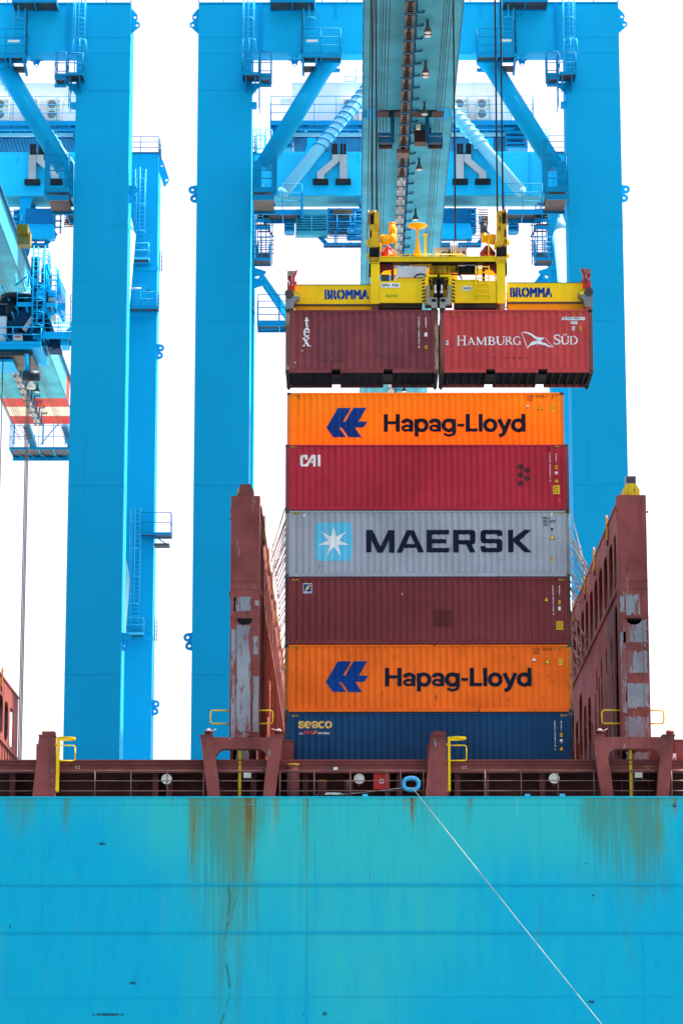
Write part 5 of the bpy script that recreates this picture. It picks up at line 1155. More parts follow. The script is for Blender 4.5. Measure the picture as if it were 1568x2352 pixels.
mb = MB(); railing(mb, [(xl0, FY, zt+.1), (xr1, FY, zt+.1)], 1.1, step=1.6); part('top_railing', mb, CRT, crane)
for s in (0, 1):
    f = (lambda x: x) if not s else MX
    xa, xb = sorted((f(P('a2', 745, 40, 186).x), f(P('a2', 1095, 40, 186).x))); zz = P('a2', 900, 32, 186).z
    mb = MB(); platform(mb, xa, xb, 185.3, FY-.06, zz, sides='fl'); part('platform', mb, [CRT, GRAT], crane)
    # leg ladder, its landing and the side basket
    lx = f(P('a2', 577, 300, 186.7).x); z0 = P('a2', 577, 600, 186.3).z
    mb = MB(); ladder(mb, lx, FY-.2, z0, zt+1.2, .62, (P('a2', 577, 290, 186.3).z-.2, zt+1.1), -1, .034, P('a2', 577, 125, 186.3).z-P('a2', 577, 290, 186.3).z)
    for dx in (-.3, .05, .4): mb.tube((lx+dx*1.1, FY-.9, P('a2', 577, 290, 186.3).z-.2), (lx+dx*1.5, FY-.75, P('a2', 577, 430, 186.3).z), .034, 6)
    part('ladder', mb, CRT, crane)
    xa, xb = sorted((f(P('a2', 527, 600, 186).x), f(P('a2', 660, 600, 186).x))); mb = MB(); platform(mb, xa, xb, 185.6, FY-.05, z0, sides='flr', h=1.35, rails=2, step=1.0)
    for xx in (xa+.2, xb-.3): mb.plate([(185.7, z0-.15), (FY-.01, z0-.15), (FY-.01, z0-.9)], [], 'x', xx, xx+.06)
    part('platform', mb, [CRT, GRAT], crane)
    xa, xb = sorted((f(P('a2', 662, 600, 186).x), f(P('a2', 755, 600, 186).x))); zz = P('a2', 700, 605, 186.6).z
    mb = MB(); platform(mb, xa, xb, 186.0, 187.6, zz, sides='flrb', h=1.5, rails=2, step=.8); zz2 = P('a2', 700, 685, 186.6).z
    mb.box(xa+.05, xa+.12, 186.1, 186.2, zz2, zz); mb.box(xb-.12, xb-.05, 186.1, 186.2, zz2, zz); mb.box(xa, xb, 186.0, 186.25, zz2-.12, zz2); mb.box(xa, xb, 186.0, 186.2, zz-.32, zz-.2); part('side_basket', mb, [CRT, GRAT], crane)
    # rungs and junctions down the inner edge of the leg
    xe = f(xl1); sgn = -1 if s else 1; mb = MB()
    mb.plate([(xe, P('a2', 640, 640, FY).z), (xe+sgn*.75, P('a2', 640, 640, FY).z), (xe+sgn*.2, P('a2', 640, 700, FY).z), (xe, P('a2', 640, 740, FY).z)], [], 'y', FY+.3, FY+.5)
    zz = P('a2', 625, 830, FY).z; mb.box(xe, xe+sgn*.35, FY+.2, FY+.7, zz, zz+.35); railing(mb, [(xe+sgn*.5, FY+.4, zz), (xe+sgn*.5, FY+1.4, zz)], 2.2, rails=3); part('junction_step', mb, CRT, crane)
    # ladder on the beam and the working platform beside the brace head
    lx = f(P('a2', 1052, 300, 186.7).x); mb = MB(); za = P('a2', 1050, 285, 186.5).z; ladder(mb, lx, FY-.15, za, zt+1.4, .68, (za+1.2, zt+1.2), -1, .03, 2.2)
    xx = f(P('a2', 997, 300, 186.7).x); mb.tube((xx, FY-.05, P('a2', 997, 420, 186.7).z), (xx, FY-.05, zt), .03, 6, m=1); part('ladder', mb, [CRT, DKG], crane)
    xa, xb = sorted((f(P('a2', 985, 430, 186).x), f(P('a2', 1302, 430, 186).x))); zz = P('a2', 1100, 428, 186).z
    mb = MB(); platform(mb, xa, xb, 185.9, FY-.05, zz, sides='flr', h=1.75, rails=3, t=.22, step=1.1); part_p = part('platform', mb, [CRT, GRAT], crane)
    mb = MB(); xg = f(P('a2', 1000, 430, 185).x); xh = f(P('a2', 1105, 430, 185).x)
    for xx in (xg, xh): mb.bar((xx, 185.95, zz-.2), (xx, FY+1.2, zz-.55), .14, .26)
    mb.box(*sorted((xg, xh)), FY+.0, FY+1.1, zz-.46, zz-.42, 1); xx = f(P('a2', 1285, 500, 187).x); mb.box(min(xx, xx-sgn*.9), max(xx, xx-sgn*.9), FY+.9, FY+1.3, P('a2', 1280, 552, 187.9).z, P('a2', 1280, 538, 187.9).z); mb.bar((xx, FY+1.1, zz-.2), (xx, FY+1.1, P('a2', 1280, 552, 187.9).z), .12)
    part('platform_bracket', mb, [CRT, GRAT], part_p)
    mb = MB(); xx = f(P('a2', 1030, 320, 184.8).x); zl_ = P('a2', 1075, 322, 185.8).z; mb.box(min(xx, xx+sgn*.75), max(xx, xx+sgn*.75), 185.7, 185.8, zl_-.07, zl_+.07); part('strip_light', mb, LAMPG, part_p)
    # main brace from the upper beam down to the landside beam, tube with a flattened foot
    p = P('a2', 1215, 455, FY+.7); q_ = P('a2', 688, 1320, FY+.7); p = Vector((f(p.x), p.y, p.z)); q_ = Vector((f(q_.x), q_.y, q_.z))
    mb = MB(); mb.tube(p, q_, .60, 24); 
    e = (q_-p).normalized(); r0 = q_-e*1.0
    mb.tube(p, p+e*.9, .80, 24, .6); part('brace', mb, CR, crane)
    # pale tube with spiral strakes
    p = P('a2', 850, 1505, 214.2); q_ = P('a2', 1475, 740, 217.5); d = (q_-p); q_ = p+d*1.45; p = Vector((f(p.x), p.y, p.z)); q_ = Vector((f(q_.x), q_.y, q_.z)); d = q_-p; R1 = .45
    mb = MB(); mb.tube(p, q_, R1, 24); mb.tube(p-d.normalized()*.35, p, R1*.35, 16, R1)
    tb = part('stay_tube', mb, PALE, crane)
    e = d.normalized(); a_ = e.cross(Vector((0,1,0))).normalized(); b_ = e.cross(a_).normalized(); mb = MB(); N = 260; L0, L1 = d.length*.30, d.length*.98; turns = 18.0
    for k in range(N):
        t0, t1 = k/N, (k+1)/N; o = 2*math.pi*turns; V = []
        for t in (t0, t1):
            c = p+e*(L0+(L1-L0)*t); u = a_*math.cos(o*t*(-1 if s else 1))+b_*math.sin(o*t*(-1 if s else 1))
            V += [c+u*(R1-.01)-e*.025, c+u*(R1+.13)-e*.025, c+u*(R1+.13)+e*.025, c+u*(R1-.01)+e*.025]
        mb.add(V, [(0,1,5,4),(1,2,6,5),(2,3,7,6)])
    part('spiral_strake', mb, STRB if not s else PALE, tb)  # blue left, pale right: the sunlit side is put into the colour
    # side frame diagonals between front and landside leg
    X = f(-8.1)
    mb = MB(); mb.tube((X, RYf-1.6, 72.8), (X+0, RYf-2.4, 70.9), .12, 20, .62); mb.tube((X, RYf-2.4, 70.9), (f(-8.3), FY+FD-.4, 40), .62, 20); mb.bar((X, RYf-1.4, 73.4), (X, RYf-1.9, 71.6), .12, .7); part('side_brace', mb, PALE, crane)
    mb = MB(); mb.tube((X, RYf-.3, 46.5), (X, RYf-1.2, 45), .2, 18, .5); mb.tube((X, RYf-1.2, 45), (f(-8.3), FY+FD-.3, 14), .5, 18); part('side_brace', mb, PALE, crane)
    mb = MB(); mb.box(f(-8.9), f(-7.4), FY+FD+.002, RYf-.002, 18, 20.2); part('sill_beam', mb, CR, crane)
# landside top beam
zb = P('a2', 900, 1535, RYf).z; zt = P('a2', 900, 1200, RYf).z
mb = MB(); xa, xb = xl0+2.802, xr1-2.802
mb.box(xa, xb, RYf, RYf+2.6, zb+.02, zt)
for s in (0, 1):
    f = (lambda x: x) if not s else MX
    for px in (622, 658): 
        x = f(P('a2', px, 1400, RYf).x); mb.box(x-.16, x+.16, RYf-.05, RYf-.003, zb+.1, zt-.6)
        for k in range(18):
            for dx in (-.08, .08): mb.box(x+dx-.045, x+dx+.045, RYf-.10, RYf-.051, zb+.2+k*.15, zb+.28+k*.15)
    x = f(P('a2', 1440, 1230, RYf).x); mb.box(x-.03, x+.03, RYf-.12, RYf-.003, zt-.7, zt)
    x = f(P('a4', 632, 1400, RYf).x) if False else f(MX(P('a4', 632, 1400, RYf).x)); mb.box(x-.07, x+.07, RYf-.09, RYf-.003, zb, zt)
    for k in range(22): mb.box(x-.05, x+.05, RYf-.13, RYf-.091, zb+.05+k*.15, zb+.12+k*.15)
mb.box(xa+.5, xb-.5, RYf+.05, RYf+.12, zt, zt+.12)
part('landside_beam', mb, LSB, crane)
mb = MB(); mb.box(xa, xb, RYf-.02, RYf+2.62, zb-.03, zb+.018); part('beam_soffit', mb, UND, crane)
# hanger between the beam and the boom
for s in (0, 1):
    f = (lambda x: x) if not s else MX
    mb = MB(); x = f(1.25); sg = 1 if not s else -1
    mb.plate([(x-sg*.8, zb-.03), (x-sg*.6, zb-.5), (x-sg*.35, 71.0), (x-sg*.1, 70.4), (x+sg*.25, 70.4), (x+sg*.25, zb-.03)], [], 'y', RYf+.2, RYf+.35)
    mb.plate([(x-sg*.8, zb-.03), (x-sg*.6, zb-.5), (x-sg*.35, 71.0), (x-sg*.1, 70.4), (x+sg*.25, 70.4), (x+sg*.25, zb-.03)], [], 'y', RYf+2.2, RYf+2.35); part('hanger', mb, CR, crane)
# ventilation ducts on the landside beam (front faces)
for s in (0, 1):
    f = (lambda x: x) if not s else MX
    D = lambda pts: [(f(P('a2', x, y, RYf-.4).x), P('a2', x, y, RYf-.4).z) for x, y in pts]
    mb = MB(); mb.plate(D([(1290,1412),(1290,1214),(1348,1214),(1348,1412)]), [], 'y', RYf-.5, RYf-.1); part('air_duct', mb, GALV, crane)
    mb = MB(); mb.plate(D([(1232,1214),(1287,1214),(1287,1268),(1169,1370),(1169,1415),(1114,1415),(1114,1352),(1232,1252)]), [], 'y', RYf-.5, RYf-.1); part('air_duct', mb, GALV, crane)
    for px in (1141, 1318):
        mb = MB(); c = D([(px, 1424)])[0]; mb.box(c[0]-.58, c[0]+.58, RYf-.6, RYf-.05, c[1]-.17, c[1]+.17); part('duct_mouth', mb, BLK, crane)
    mb = MB()
    for px in (1240, 1262, 1305, 1330): c = D([(px, 1200)])[0]; mb.box(c[0]-.10, c[0]+.10, RYf-.4, RYf-.1, c[1]-.5, c[1]+.75)
    part('duct_collar', mb, BLK, crane)
# stair tower at the joint of beam and landside leg, walkways under the beam
for s in (0, 1):
    f = (lambda x: x) if not s else MX
    X = lambda px, Y=186.70: f(P('a2', px, 1500, Y).x); Z = lambda py, Y=186.70: P('a2', 700, py, Y).z
    xa, xb = sorted((X(617), X(775))); mb = MB()
    for y in (1265, 1325, 1388, 1452): mb.path([(xa, 185.30, Z(y)), (xb, 185.30, Z(y)), (xb, 187.30, Z(y))], .035, 6)
    xp = X(783); mb.box(xp-.17, xp+.17, 185.20, 185.50, Z(1580), Z(1155))
    for xx in (xa, xb): mb.tube((xx, 185.30, Z(1530)), (xx, 185.30, Z(1265)), .04, 6)
    part('stair_guard', mb, CRT, crane)
    GR2 = paint('landing_soffit', (.16,.13,.11), .7, .15)
    mb = MB()
    for y in (1540, 1600): mb.box(xa, xb, 185.20, 188.10, Z(y)-.05, Z(y), 1); mb.box(xa-.05, xb+.05, 185.10, 185.25, Z(y)-.22, Z(y)+.12); mb.box(xa-.05, xb+.05, 188.10, 188.25, Z(y)-.22, Z(y)+.02)
    part('stair_landing', mb, [CRT, GR2], crane)
    X = lambda px, Y=214: f(P('a2', px, 1500, Y).x); Z = lambda py, Y=214: P('a2', 700, py, Y).z
    mb = MB(); xs0, xs1 = sorted((X(645), X(742)))
    stairs(mb, xs0, xs1, (212.8, Z(1640)), (216.2, Z(1790)), rail=False); stairs(mb, xs0, xs1, (217.5, Z(1790)-.9), (213.2, Z(2060)), rail=True)
    for y in (1690, 1752, 1808): mb.box(xs0-.1, xs1+.1, 213.2, 213.4, Z(y)-.11, Z(y)+.11)
    for y in (1665, 1722, 1780): mb.box(xs0, xs1, 213.3, 214.6, Z(y)-.03, Z(y)+.0, 1)
    part('staircase', mb, [CRT, GRAT], crane)
    xa2, xb2 = sorted((X(617), X(757))); mb = MB(); platform(mb, xa2, xb2, 212.4, 214.0, Z(2075), sides='flr', h=1.6, rails=4, step=.7); part('platform', mb, [CRT, GRAT], crane)
    # bolted joint plate between brace foot and leg
    mb = MB(); xb0, xb1 = sorted((f(P('a2', 612, 1400, FY).x), f(P('a2', 678, 1400, FY).x))); zt_, zb_ = P('a2', 640, 1258, FY).z, P('a2', 640, 1520, FY).z; mb.box(xb0, xb1, FY+.1, FY+.7, zb_, zt_)
    for k in range(17):
        for u in (.15, .38, .62, .85): xx = xb0+(xb1-xb0)*u; mb.box(xx-.04, xx+.04, FY+.05, FY+.099, zb_+.1+k*(zt_-zb_-.2)/17, zb_+.18+k*(zt_-zb_-.2)/17)
    part('joint_plate', mb, CR, crane)
    # gusset, struts and the access gallery on the landside leg
    X5 = lambda px, Y=215.5: f(P('c5', px, 1500, Y).x); Z5 = lambda py, Y=215.5: P('c5', 300, py, Y).z
    mb = MB(); xe = f(xl0+2.8); sgn = -1 if s else 1
    for ya, yb_ in ((1185, 1260), (1310, 1400)): mb.plate([(xe, Z5(ya-20)), (xe+sgn*.9, Z5(ya+25)), (xe+sgn*.9, Z5(yb_-20)), (xe, Z5(yb_+25))], [], 'y', 215.4, 215.5)
    part('gusset', mb, CR, crane)
    mb = MB(); mb.bar((X5(135), 215.6, Z5(1240)), (X5(620), 219, Z5(1790)), .26); mb.bar((X5(120), 215.3, Z5(1300)), (X5(600), 219, Z5(1860)), .26); part('strut', mb, CR, crane)
    xa3, xb3 = sorted((X5(95), X5(640))); mb = MB(); platform(mb, xa3, xb3, 214.6, 216.4, Z5(1880), t=.35, sides='fb', h=2.05, rails=4, step=1.9); mb.bar((X5(130), 215, Z5(1960)), (X5(420), 216, Z5(1900)), .1); part('access_gallery', mb, [CRT, GRAT], crane)
    # tall caged ladder behind the brace foot and railings up there
    mb = MB(); lx = f(P('a2', 672, 1100, 217).x); ladder(mb, lx, 217.4, P('a2', 672, 1200, 217).z, P('a2', 672, 1020, 217).z, .6, (P('a2', 672, 1180, 217).z, P('a2', 672, 990, 217).z), -1, .04, 1.1); railing(mb, [(f(P('a2', 612, 1200, 217).x), 217, zt), (f(P('a2', 760, 1200, 217).x), 217, zt)], 2.2, rails=3); part('ladder', mb, CRT, crane)
    # walkway below the beam
    xa4, xb4 = sorted((X(690, 213), X(1000, 213))); mb = MB(); platform(mb, xa4, xb4, 212.2, 214.4, P('a2', 900, 1655, 212.4).z, t=.34, sides='fr', h=2.0, rails=3); xg = X(995, 212.2); mb.box(xg-.1, xg+.1, 212.1, 212.3, Z(1705, 212.2), Z(1515, 212.2)); part('walkway', mb, [CRT, GRAT], crane)
    xa5, xb5 = sorted((X(848), X(930))); mb = MB()
    for y in (1712, 1748, 1784, 1815): mb.box(xa5, xb5, 217.5, 218.4, P('a2', 700, y, 218).z-.14, P('a2', 700, y, 218).z+.05)
    for y in (1730, 1766, 1800): mb.box(xa5+.1, xb5-.1, 217.6, 219.4, P('a2', 700, y, 218).z-.04, P('a2', 700, y, 218).z, 1)
    mb.bar((xa5 if s else xb5, 217.6, P('a2', 700, 1700, 218).z), ((xa5 if s else xb5)+sgn*.3, 217.6, P('a2', 700, 1820, 218).z), .1); part('staircase', mb, [CRT, GRAT], crane)
# equipment under the beam: louvred box on the left, plain box on the right, rusty cable trays, lower gallery
mb = MB(); a = PB('a2', 945, 1640, 1195, 1840, 213.5); mb.plate([(a[0], a[2]), (a[1], a[2]), (a[1], a[3]), (a[0], a[3])], [[(a[0]+.12, a[2]+.32), (a[1]-.1, a[2]+.32), (a[1]-.1, a[3]-.45), (a[0]+.12, a[3]-.45)]], 'y', 213.5, 213.8)
mb.box(a[0], a[1], 213.8, 214.3, a[2], a[2]+.05); mb.box(a[0], a[0]+.05, 213.801, 214.3, a[2]+.051, a[3]); mb.box(a[0]+.051, a[1], 214.2, 214.3, a[2]+.051, a[3], 1)
for k in range(7): z = a[2]+.5+k*.19; mb.box(a[0]+.121, a[1]-.101, 213.55, 213.75, z, z+.07)
mb.box((a[0]+a[1])/2-.05, (a[0]+a[1])/2+.05, 213.45, 213.54, a[2]+.3, a[3]-.4); part('louvred_box', mb, [UND, CORD], crane)
mb = MB(); a = PB('a3', 790, 1780, 1035, 1905, 213.5); mb.box(a[0], a[1], 213.5, 214.9, a[2], a[3])
mb.box(a[0]+.15, a[1]-.15, 213.485, 213.498, a[2]+.15, a[3]-.1); eb = part('equipment_box', mb, CORD, crane)
b = PB('a3', 788, 1905, 1030, 1978, 213.5); mb = MB(); mb.box(b[0], b[1], 213.6, 216.0, b[2]+.2, a[2]-.003); mb.box(b[0]-.05, b[1]+.1, 213.4, 214.2, PB('a3', 788, 1980, 1040, 2035, 213.4)[2], b[2]+.18); part('box_base', mb, [CRT, CORD], eb)
for xq in ((1200, 1390), (1395, 1205)):
    pass
def tray(q, r, Y0, Y1, nm='cable_tray'):
    a = PB(r, *q, Y0); mb = MB(); rn = random.Random(int(a[0]*10)); n = 18
    for i in range(n): x = a[0]+(a[1]-a[0])*i/(n-1); mb.bar((x, Y0+rn.random()*.3, a[2]+rn.random()*.2), (x+rn.random()*.1, Y1, a[3]), .07, .07)
    for k in range(8): z = a[2]+(a[3]-a[2])*k/7; mb.box(a[0]-.05, a[1]+.05, Y0+.4, Y0+.48, z-.03, z+.03)
    part(nm, mb, RUSTG, crane)
tray((1218, 1690, 1345, 1838), 'a2', 214.5, 216.5); tray((1245, 1632, 1388, 1690), 'a2', 214, 216); tray((228, 1632, 295, 1760), 'a4', 214.5, 216.5)
for s in (0, 1):
    f = (lambda x: x) if not s else MX
    xx = lambda px: f(P('a2', px, 1700, 215).x); zz_ = lambda py: P('a2', 1300, py, 215).z
    mb = MB(); xa, xb = sorted((xx(1195), xx(1475)))
    for py in (1640, 1680, 1730, 1780): mb.box(xa, xb, 214.9, 215.05, zz_(py)-.05, zz_(py)+.04)
    for px in (1205, 1290, 1400): mb.box(xx(px)-.05, xx(px)+.05, 214.8, 214.9, zz_(1835), zz_(1635))
    mb.box(*sorted((xx(1345), xx(1475))), 216.5, 217.5, zz_(1810), zz_(1660), 1); mb.box(*sorted((xx(1350), xx(1470))), 215.2, 216.4, zz_(1790), zz_(1775))
    part('pipe_rack', mb, [CRT, CORD], crane)
    mb = MB(); xa, xb = sorted((xx(1165), xx(1480))); za = zz_(1945); platform(mb, xa, xb, 213.8, 214.5, za, t=.14, sides='fb', h=2.2, rails=4, step=1.1); mb.bar((xx(1105), 214.2, zz_(1850)), (xx(1185), 214.2, zz_(1935)), .16, .3); mb.box(*sorted((xx(1250), xx(1262))), 213.7, 213.85, za-.15, zz_(1850))
    part('walkway', mb, [CRT, GRAT], crane)
    mb = MB(); xa, xb = sorted((xx(1412), xx(1475))); z = zz_(1690)
    for k in range(5): mb.box(xa, xb, 214.0+.12*k, 214.3+.12*k, zz_(1760+25*k)-.05, zz_(1760+25*k)+.02)
    mb.path([(xa, 214, zz_(1900)), (xa, 214, zz_(1690)), (xb, 214, zz_(1680))], .04, 6); mb.tube((xa, 214, zz_(1735)), (xb, 214, zz_(1725)), .03, 6); part('staircase', mb, CRT, crane)

for s in (0, 1):
    f = (lambda x: x) if not s else MX
    mb = MB(); xa, xb = sorted((f(P('a2', 620, 1600, 214.8).x), f(P('a2', 780, 1600, 214.8).x))); zq = lambda y: P('a2', 700, y, 214.8).z
    for y in (1665, 1700, 1735, 1770, 1860, 1890, 1925, 1960, 1995): mb.tube((xa, 214.8, zq(y)), (xb, 214.8, zq(y-6)), .032, 6)
    for u in (.1, .35, .6, .9): mb.tube((xa+(xb-xa)*u, 214.8, zq(2080)), (xa+(xb-xa)*u, 214.8, zq(1650)), .035, 6)
    mb.bar((f(P('a2', 640, 1650, 215).x), 215, zq(1650)), (f(P('a2', 770, 1830, 215).x), 215, zq(1850)), .1); part('stair_railing', mb, BRK, crane)
    mb = MB(); x = f(P('a2', 1120, 1640, 217).x); mb.box(*sorted((f(P('a2', 1195, 1640, 217).x), f(P('a2', 1475, 1640, 217).x))), 217.0, 218.4, P('a2', 900, 1800, 217).z, P('a2', 900, 1640, 217).z); part('dark_filler_box', mb, CORD, crane)  # dark box added to fill and darken the space under the beam

# machinery house high on the landside
HYf = 228.0; hx0 = P('a2', 917, 700, HYf).x; hx1 = P('a4', 472, 700, HYf).x; hz0 = P('a2', 930, 1070, HYf).z; hz1 = P('a2', 917, 655, HYf).z
mb = MB(); mb.box(hx0, hx1, HYf, HYf+9, hz0+.02, hz1); mb.box(hx0-.06, hx1+.06, HYf-.05, HYf+9.05, hz1+.002, hz1+.06)
for k in range(1, 12): x = hx0+(hx1-hx0)*k/12; mb.box(x-.008, x+.008, HYf-.008, HYf-.002, hz0+.5, hz1-.1)
mb.box(hx0-.95, hx0-.05, HYf+.3, HYf+1.3, P('a2', 890, 800, HYf).z, P('a2', 890, 760, HYf).z)
mh = part('machinery_house', mb, HUS, crane)
mb = MB(); n = 62
for k in range(n): x = hx0+.1+(hx1-hx0-.2)*k/n; w = (hx1-hx0-.2)/n; mb.box(x, x+w*.8, HYf+.1, HYf+8.8, hz0-.12, hz0-.062)
mb.box(hx0+.1, hx1-.1, HYf+.10, HYf+8.8, hz0-.06, hz0+.018); part('corrugated_soffit', mb, CORD, mh)
bz = P('a2', 900, 950, 226).z; mb = MB(); xa, xb = P('a2', 745, 950, 226).x, P('a4', 655, 950, 226).x
platform(mb, xa, xb, 226, HYf-.06, bz, t=.3, sides='flr', h=2.05, rails=3, step=1.7)
for px in (1025, 1450): x = P('a2', px, 1000, 227).x; mb.box(x-.12, x+.12, 226.6, 227.2, P('a2', px, 1030, 227).z, bz-.2)
mb.box(xa+1.5, xb-1.5, 226.4, 226.6, P('a2', 1000, 1002, 226).z, P('a2', 1000, 985, 226).z); part('balcony', mb, [CRT, CORD], mh)
for s in (0, 1):
    f = (lambda x: x) if not s else MX
    mb = MB(); x = f(P('a2', 1068, 1150, 222).x)
    mb.plate([(x-.32, P('a2', 1068, 1080, 222).z), (x+.32, P('a2', 1068, 1080, 222).z), (x+.32, P('a2', 1068, 1140, 222).z), (x+.55, zt+.125), (x-.95 if not s else x-.55, zt+.125), (x-.32, P('a2', 1068, 1140, 222).z)], [], 'y', 222, 222.3); part('house_support', mb, CR, mh)
    xa, xb = sorted((f(P('a2', 750, 1000, 227).x), f(P('a2', 925, 1000, 227).x))); mb = MB()
    for py in (985, 1010, 1045, 1085, 1130, 1165): mb.box(xa, xb, 226.5+.1*(py % 3), 227.6, P('a2', 800, py, 227).z-.12, P('a2', 800, py, 227).z+.06)
    for py in (1000, 1065, 1110, 1150): mb.box(xa+.2, xb-.1, 227.6, 230, P('a2', 800, py, 227).z-.04, P('a2', 800, py, 227).z, 1)
    mb.bar((xa, 227, P('a2', 800, 960, 227).z), (xa+.1, 227.0, P('a2', 800, 1190, 227).z), .12); part('house_stairs', mb, [CRT, GR2], mh)
# roof railing and the air conditioners on the front wall
mb = MB(); xa, xb = P('a2', 1330, 600, 230).x, P('a2', 1475, 600, 230).x; railing(mb, [(xa, 230, hz1), (xa+.75*(xb-xa)*.65, 230, hz1), (xa+.49*(xb-xa), 232, hz1)], 1.35, r=.03, step=.6); railing(mb, [(xa+.6*(xb-xa), 230, hz1), (xb, 230, hz1)], 1.9, r=.03, step=.6); part('roof_railing', mb, CRT, mh)
u0 = P('a4', 262, 850, 227.5).x
for k, x in enumerate((u0, u0-1.80, u0-4.15, P('a2', 1372, 850, 227.5).x)):
    za, zb_ = P('a4', 262, 936, 227.3).z, P('a4', 262, 773, 227.3).z; w = .57; mb = MB()
    mb.box(x-w, x+w, 227.3, 227.85, za, zb_); mb.box(x-w*.9, x+w*.9, 227.35, 227.8, za-.1, za-.002); mb.box(x-w-.004, x+w+.004, 227.294, 227.299, (za+zb_)/2-.02, (za+zb_)/2+.02, 1)
    ac = part('air_conditioner', mb, [CREAM, GREY], mh)
    for q in (.27, .76):
        zc = za+(zb_-za)*q; xc = x-w*.27; mb = MB(); mb.lathe((xc, 227.285, zc), [(.335,0),(.335,.012)], 24, 0, 'y')
        for i in range(9): xx = xc-.26+.065*i; h = math.sqrt(max(0, .32**2-(xx-xc)**2)); mb.box(xx-.012, xx+.012, 227.27, 227.284, zc-h, zc+h, 1)
        part('fan_grille', mb, [paint('fan_dark', (.06,.10,.12), .5, .1), GREY], ac) if False else part('fan_grille', mb, [paint('fan_dark', (.06,.10,.12), .5, .1), GREY], mh)
    mb = MB(); lx, lz = x+w*.62, za+(zb_-za)*.88; t = .10
    for a_ in (90, 210, 330):
        ca, sa = math.cos(math.radians(a_)), math.sin(math.radians(a_)); mb.plate([(lx, lz), (lx+t*.58*math.cos(math.radians(a_+30)), lz+t*.58*math.sin(math.radians(a_+30))), (lx+ca*t, lz+sa*t), (lx+t*.58*math.cos(math.radians(a_-30)), lz+t*.58*math.sin(math.radians(a_-30)))], [], 'y', 227.285, 227.292)
    mb.box(x+w*.5, x+w*.8, 227.285, 227.294, za+(zb_-za)*.62, za+(zb_-za)*.74, 1); part('maker_mark', mb, [RED2, DECY], mh)

# ------------------------------------------------------------------ boom: one box girder from over the water to the back reach
BZ, BX0, BX1, BH = 68.0, .68, 6.30, 2.35
YA, YH0, YH1 = 112.0, 178.1, 179.5; ST = [251.3, 254.4, 257.7, 260.65]
boom = part('boom', (lambda m: (m.box(BX0, BX1, YA, YH0, BZ, BZ+BH), m.box(BX0, BX1, YH1, ST[0], BZ, BZ+BH), m.box(BX0+.3, BX1-.3, YH0+.002, YH1-.002, BZ+.9, BZ+BH-.1), m)[-1])(MB()), UND, crane)
REDB = paint('stripe_red', (.50,.035,.028), .5, .08); IVO = paint('stripe_ivory', (.72,.68,.56), .5, .06)
mb = MB(); mb.box(BX0, BX1, ST[0]+.002, ST[1], BZ, BZ+BH, 0); mb.box(BX0, BX1, ST[1]+.002, ST[2], BZ, BZ+BH, 1); mb.box(BX0, BX1, ST[2]+.002, ST[3], BZ, BZ+BH, 0); part('striped_end', mb, [REDB, IVO], boom)
mb = MB()
for x, s in ((BX0, -1), (BX1, 1)):
    for y0, y1 in ((YA, YH0-.1), (YH1+.1, ST[3])): mb.box(x, x+s*(.03 if s < 0 else .2), y0, y1, BZ+BH-.06, BZ+BH+.10); mb.box(x+s*.001, x+s*.06, y0, y1, BZ-.03, BZ+.08)
    y = YA
    while y < ST[3] and s < 0: mb.box(x-.07, x-.002, y, y+.5, BZ+.2, BZ+.55); y += 2.2
part('runway_rail', mb, BRK, boom)
# cable chain with its carrying brackets, hanging under the boom
cx = 3.26; CH = paint('chain_rail', (.11,.065,.045), .5, .2, metal=.3)
mb = MB()
for y0, y1, m in ((YA, 189.2, 0), (189.2, 258, 1)):
    for dx in (-.20, .20): mb.box(cx+dx-.055, cx+dx+.055, y0, y1-.01, 67.12, 67.35, m)
    mb.box(cx-.144, cx+.144, y0, y1-.012, 67.30, 67.34, 2 if m == 0 else 3)
part('cable_trough', mb, [CH, paint('bare_trough', (.42,.40,.38), .4, .15, ((.16,.07,.04), .9), metal=.3), BLK, paint('trough_light', (.45,.55,.60), .5, .1)], boom)
mb = MB(); y = 114.0
while y < 189: 
    mb.box(cx-.14, cx+.14, y, y+.18, 67.18, 67.295); y += .33
o_ = part('cable_chain', mb, BLK, boom); o_['kind'] = 'stuff'
y = 159.4-2.065*8; k = 0
Z_ = MB()
while y < 258:
    for dx in (-.20, .20): Z_.box(cx+dx-.085, cx+dx+.085, y+.3, y+.9, 67.04, 67.115)
    mb = MB(); mb.box(cx-.33, cx+.40, y-.05, y+.05, 66.98, 67.035); mb.box(cx+.36, cx+.46, y-.04, y+.06, 67.036, 67.86); mb.box(cx+.36, cx+.86, y-.05, y+.05, 67.862, 67.94); mb.box(cx+.80, cx+.90, y-.12, y+.12, 67.941, 67.998)
    mb.box(cx+.30, cx+.355, y-.02, y+2.06, 67.20, 67.40)
    if k < 78: part('chain_bracket', mb, BRK, boom)
    y += 2.065; k += 1
o_ = part('chain_clip', Z_, CH, boom); o_['kind'] = 'stuff'
# bell lamps
for x, y in ((4.35, 162.8), (4.39, 169.5), (4.49, 176.7), (4.39, 187.4), (4.37, 198.2), (4.37, 209), (4.37, 246), (4.37, 232), (4.35, 156)):
    for dy in ((0, .55) if y < 175 else (0,)):
        mb = MB(); mb.tube((x, y+dy, 67.6), (x, y+dy, 67.98), .075, 10); mb.lathe((x, y+dy, 67.2), [(.23,0),(.24,.03),(.22,.12),(.15,.26),(.10,.36),(.09,.5)], 20); mb.lathe((x, y+dy, 67.15), [(.05,0),(.17,.02),(.21,.048)], 20, 1)
        part('bell_lamp', mb, [paint('lamp_bronze', (.13,.11,.10), .45, .1), LAMPG], boom)
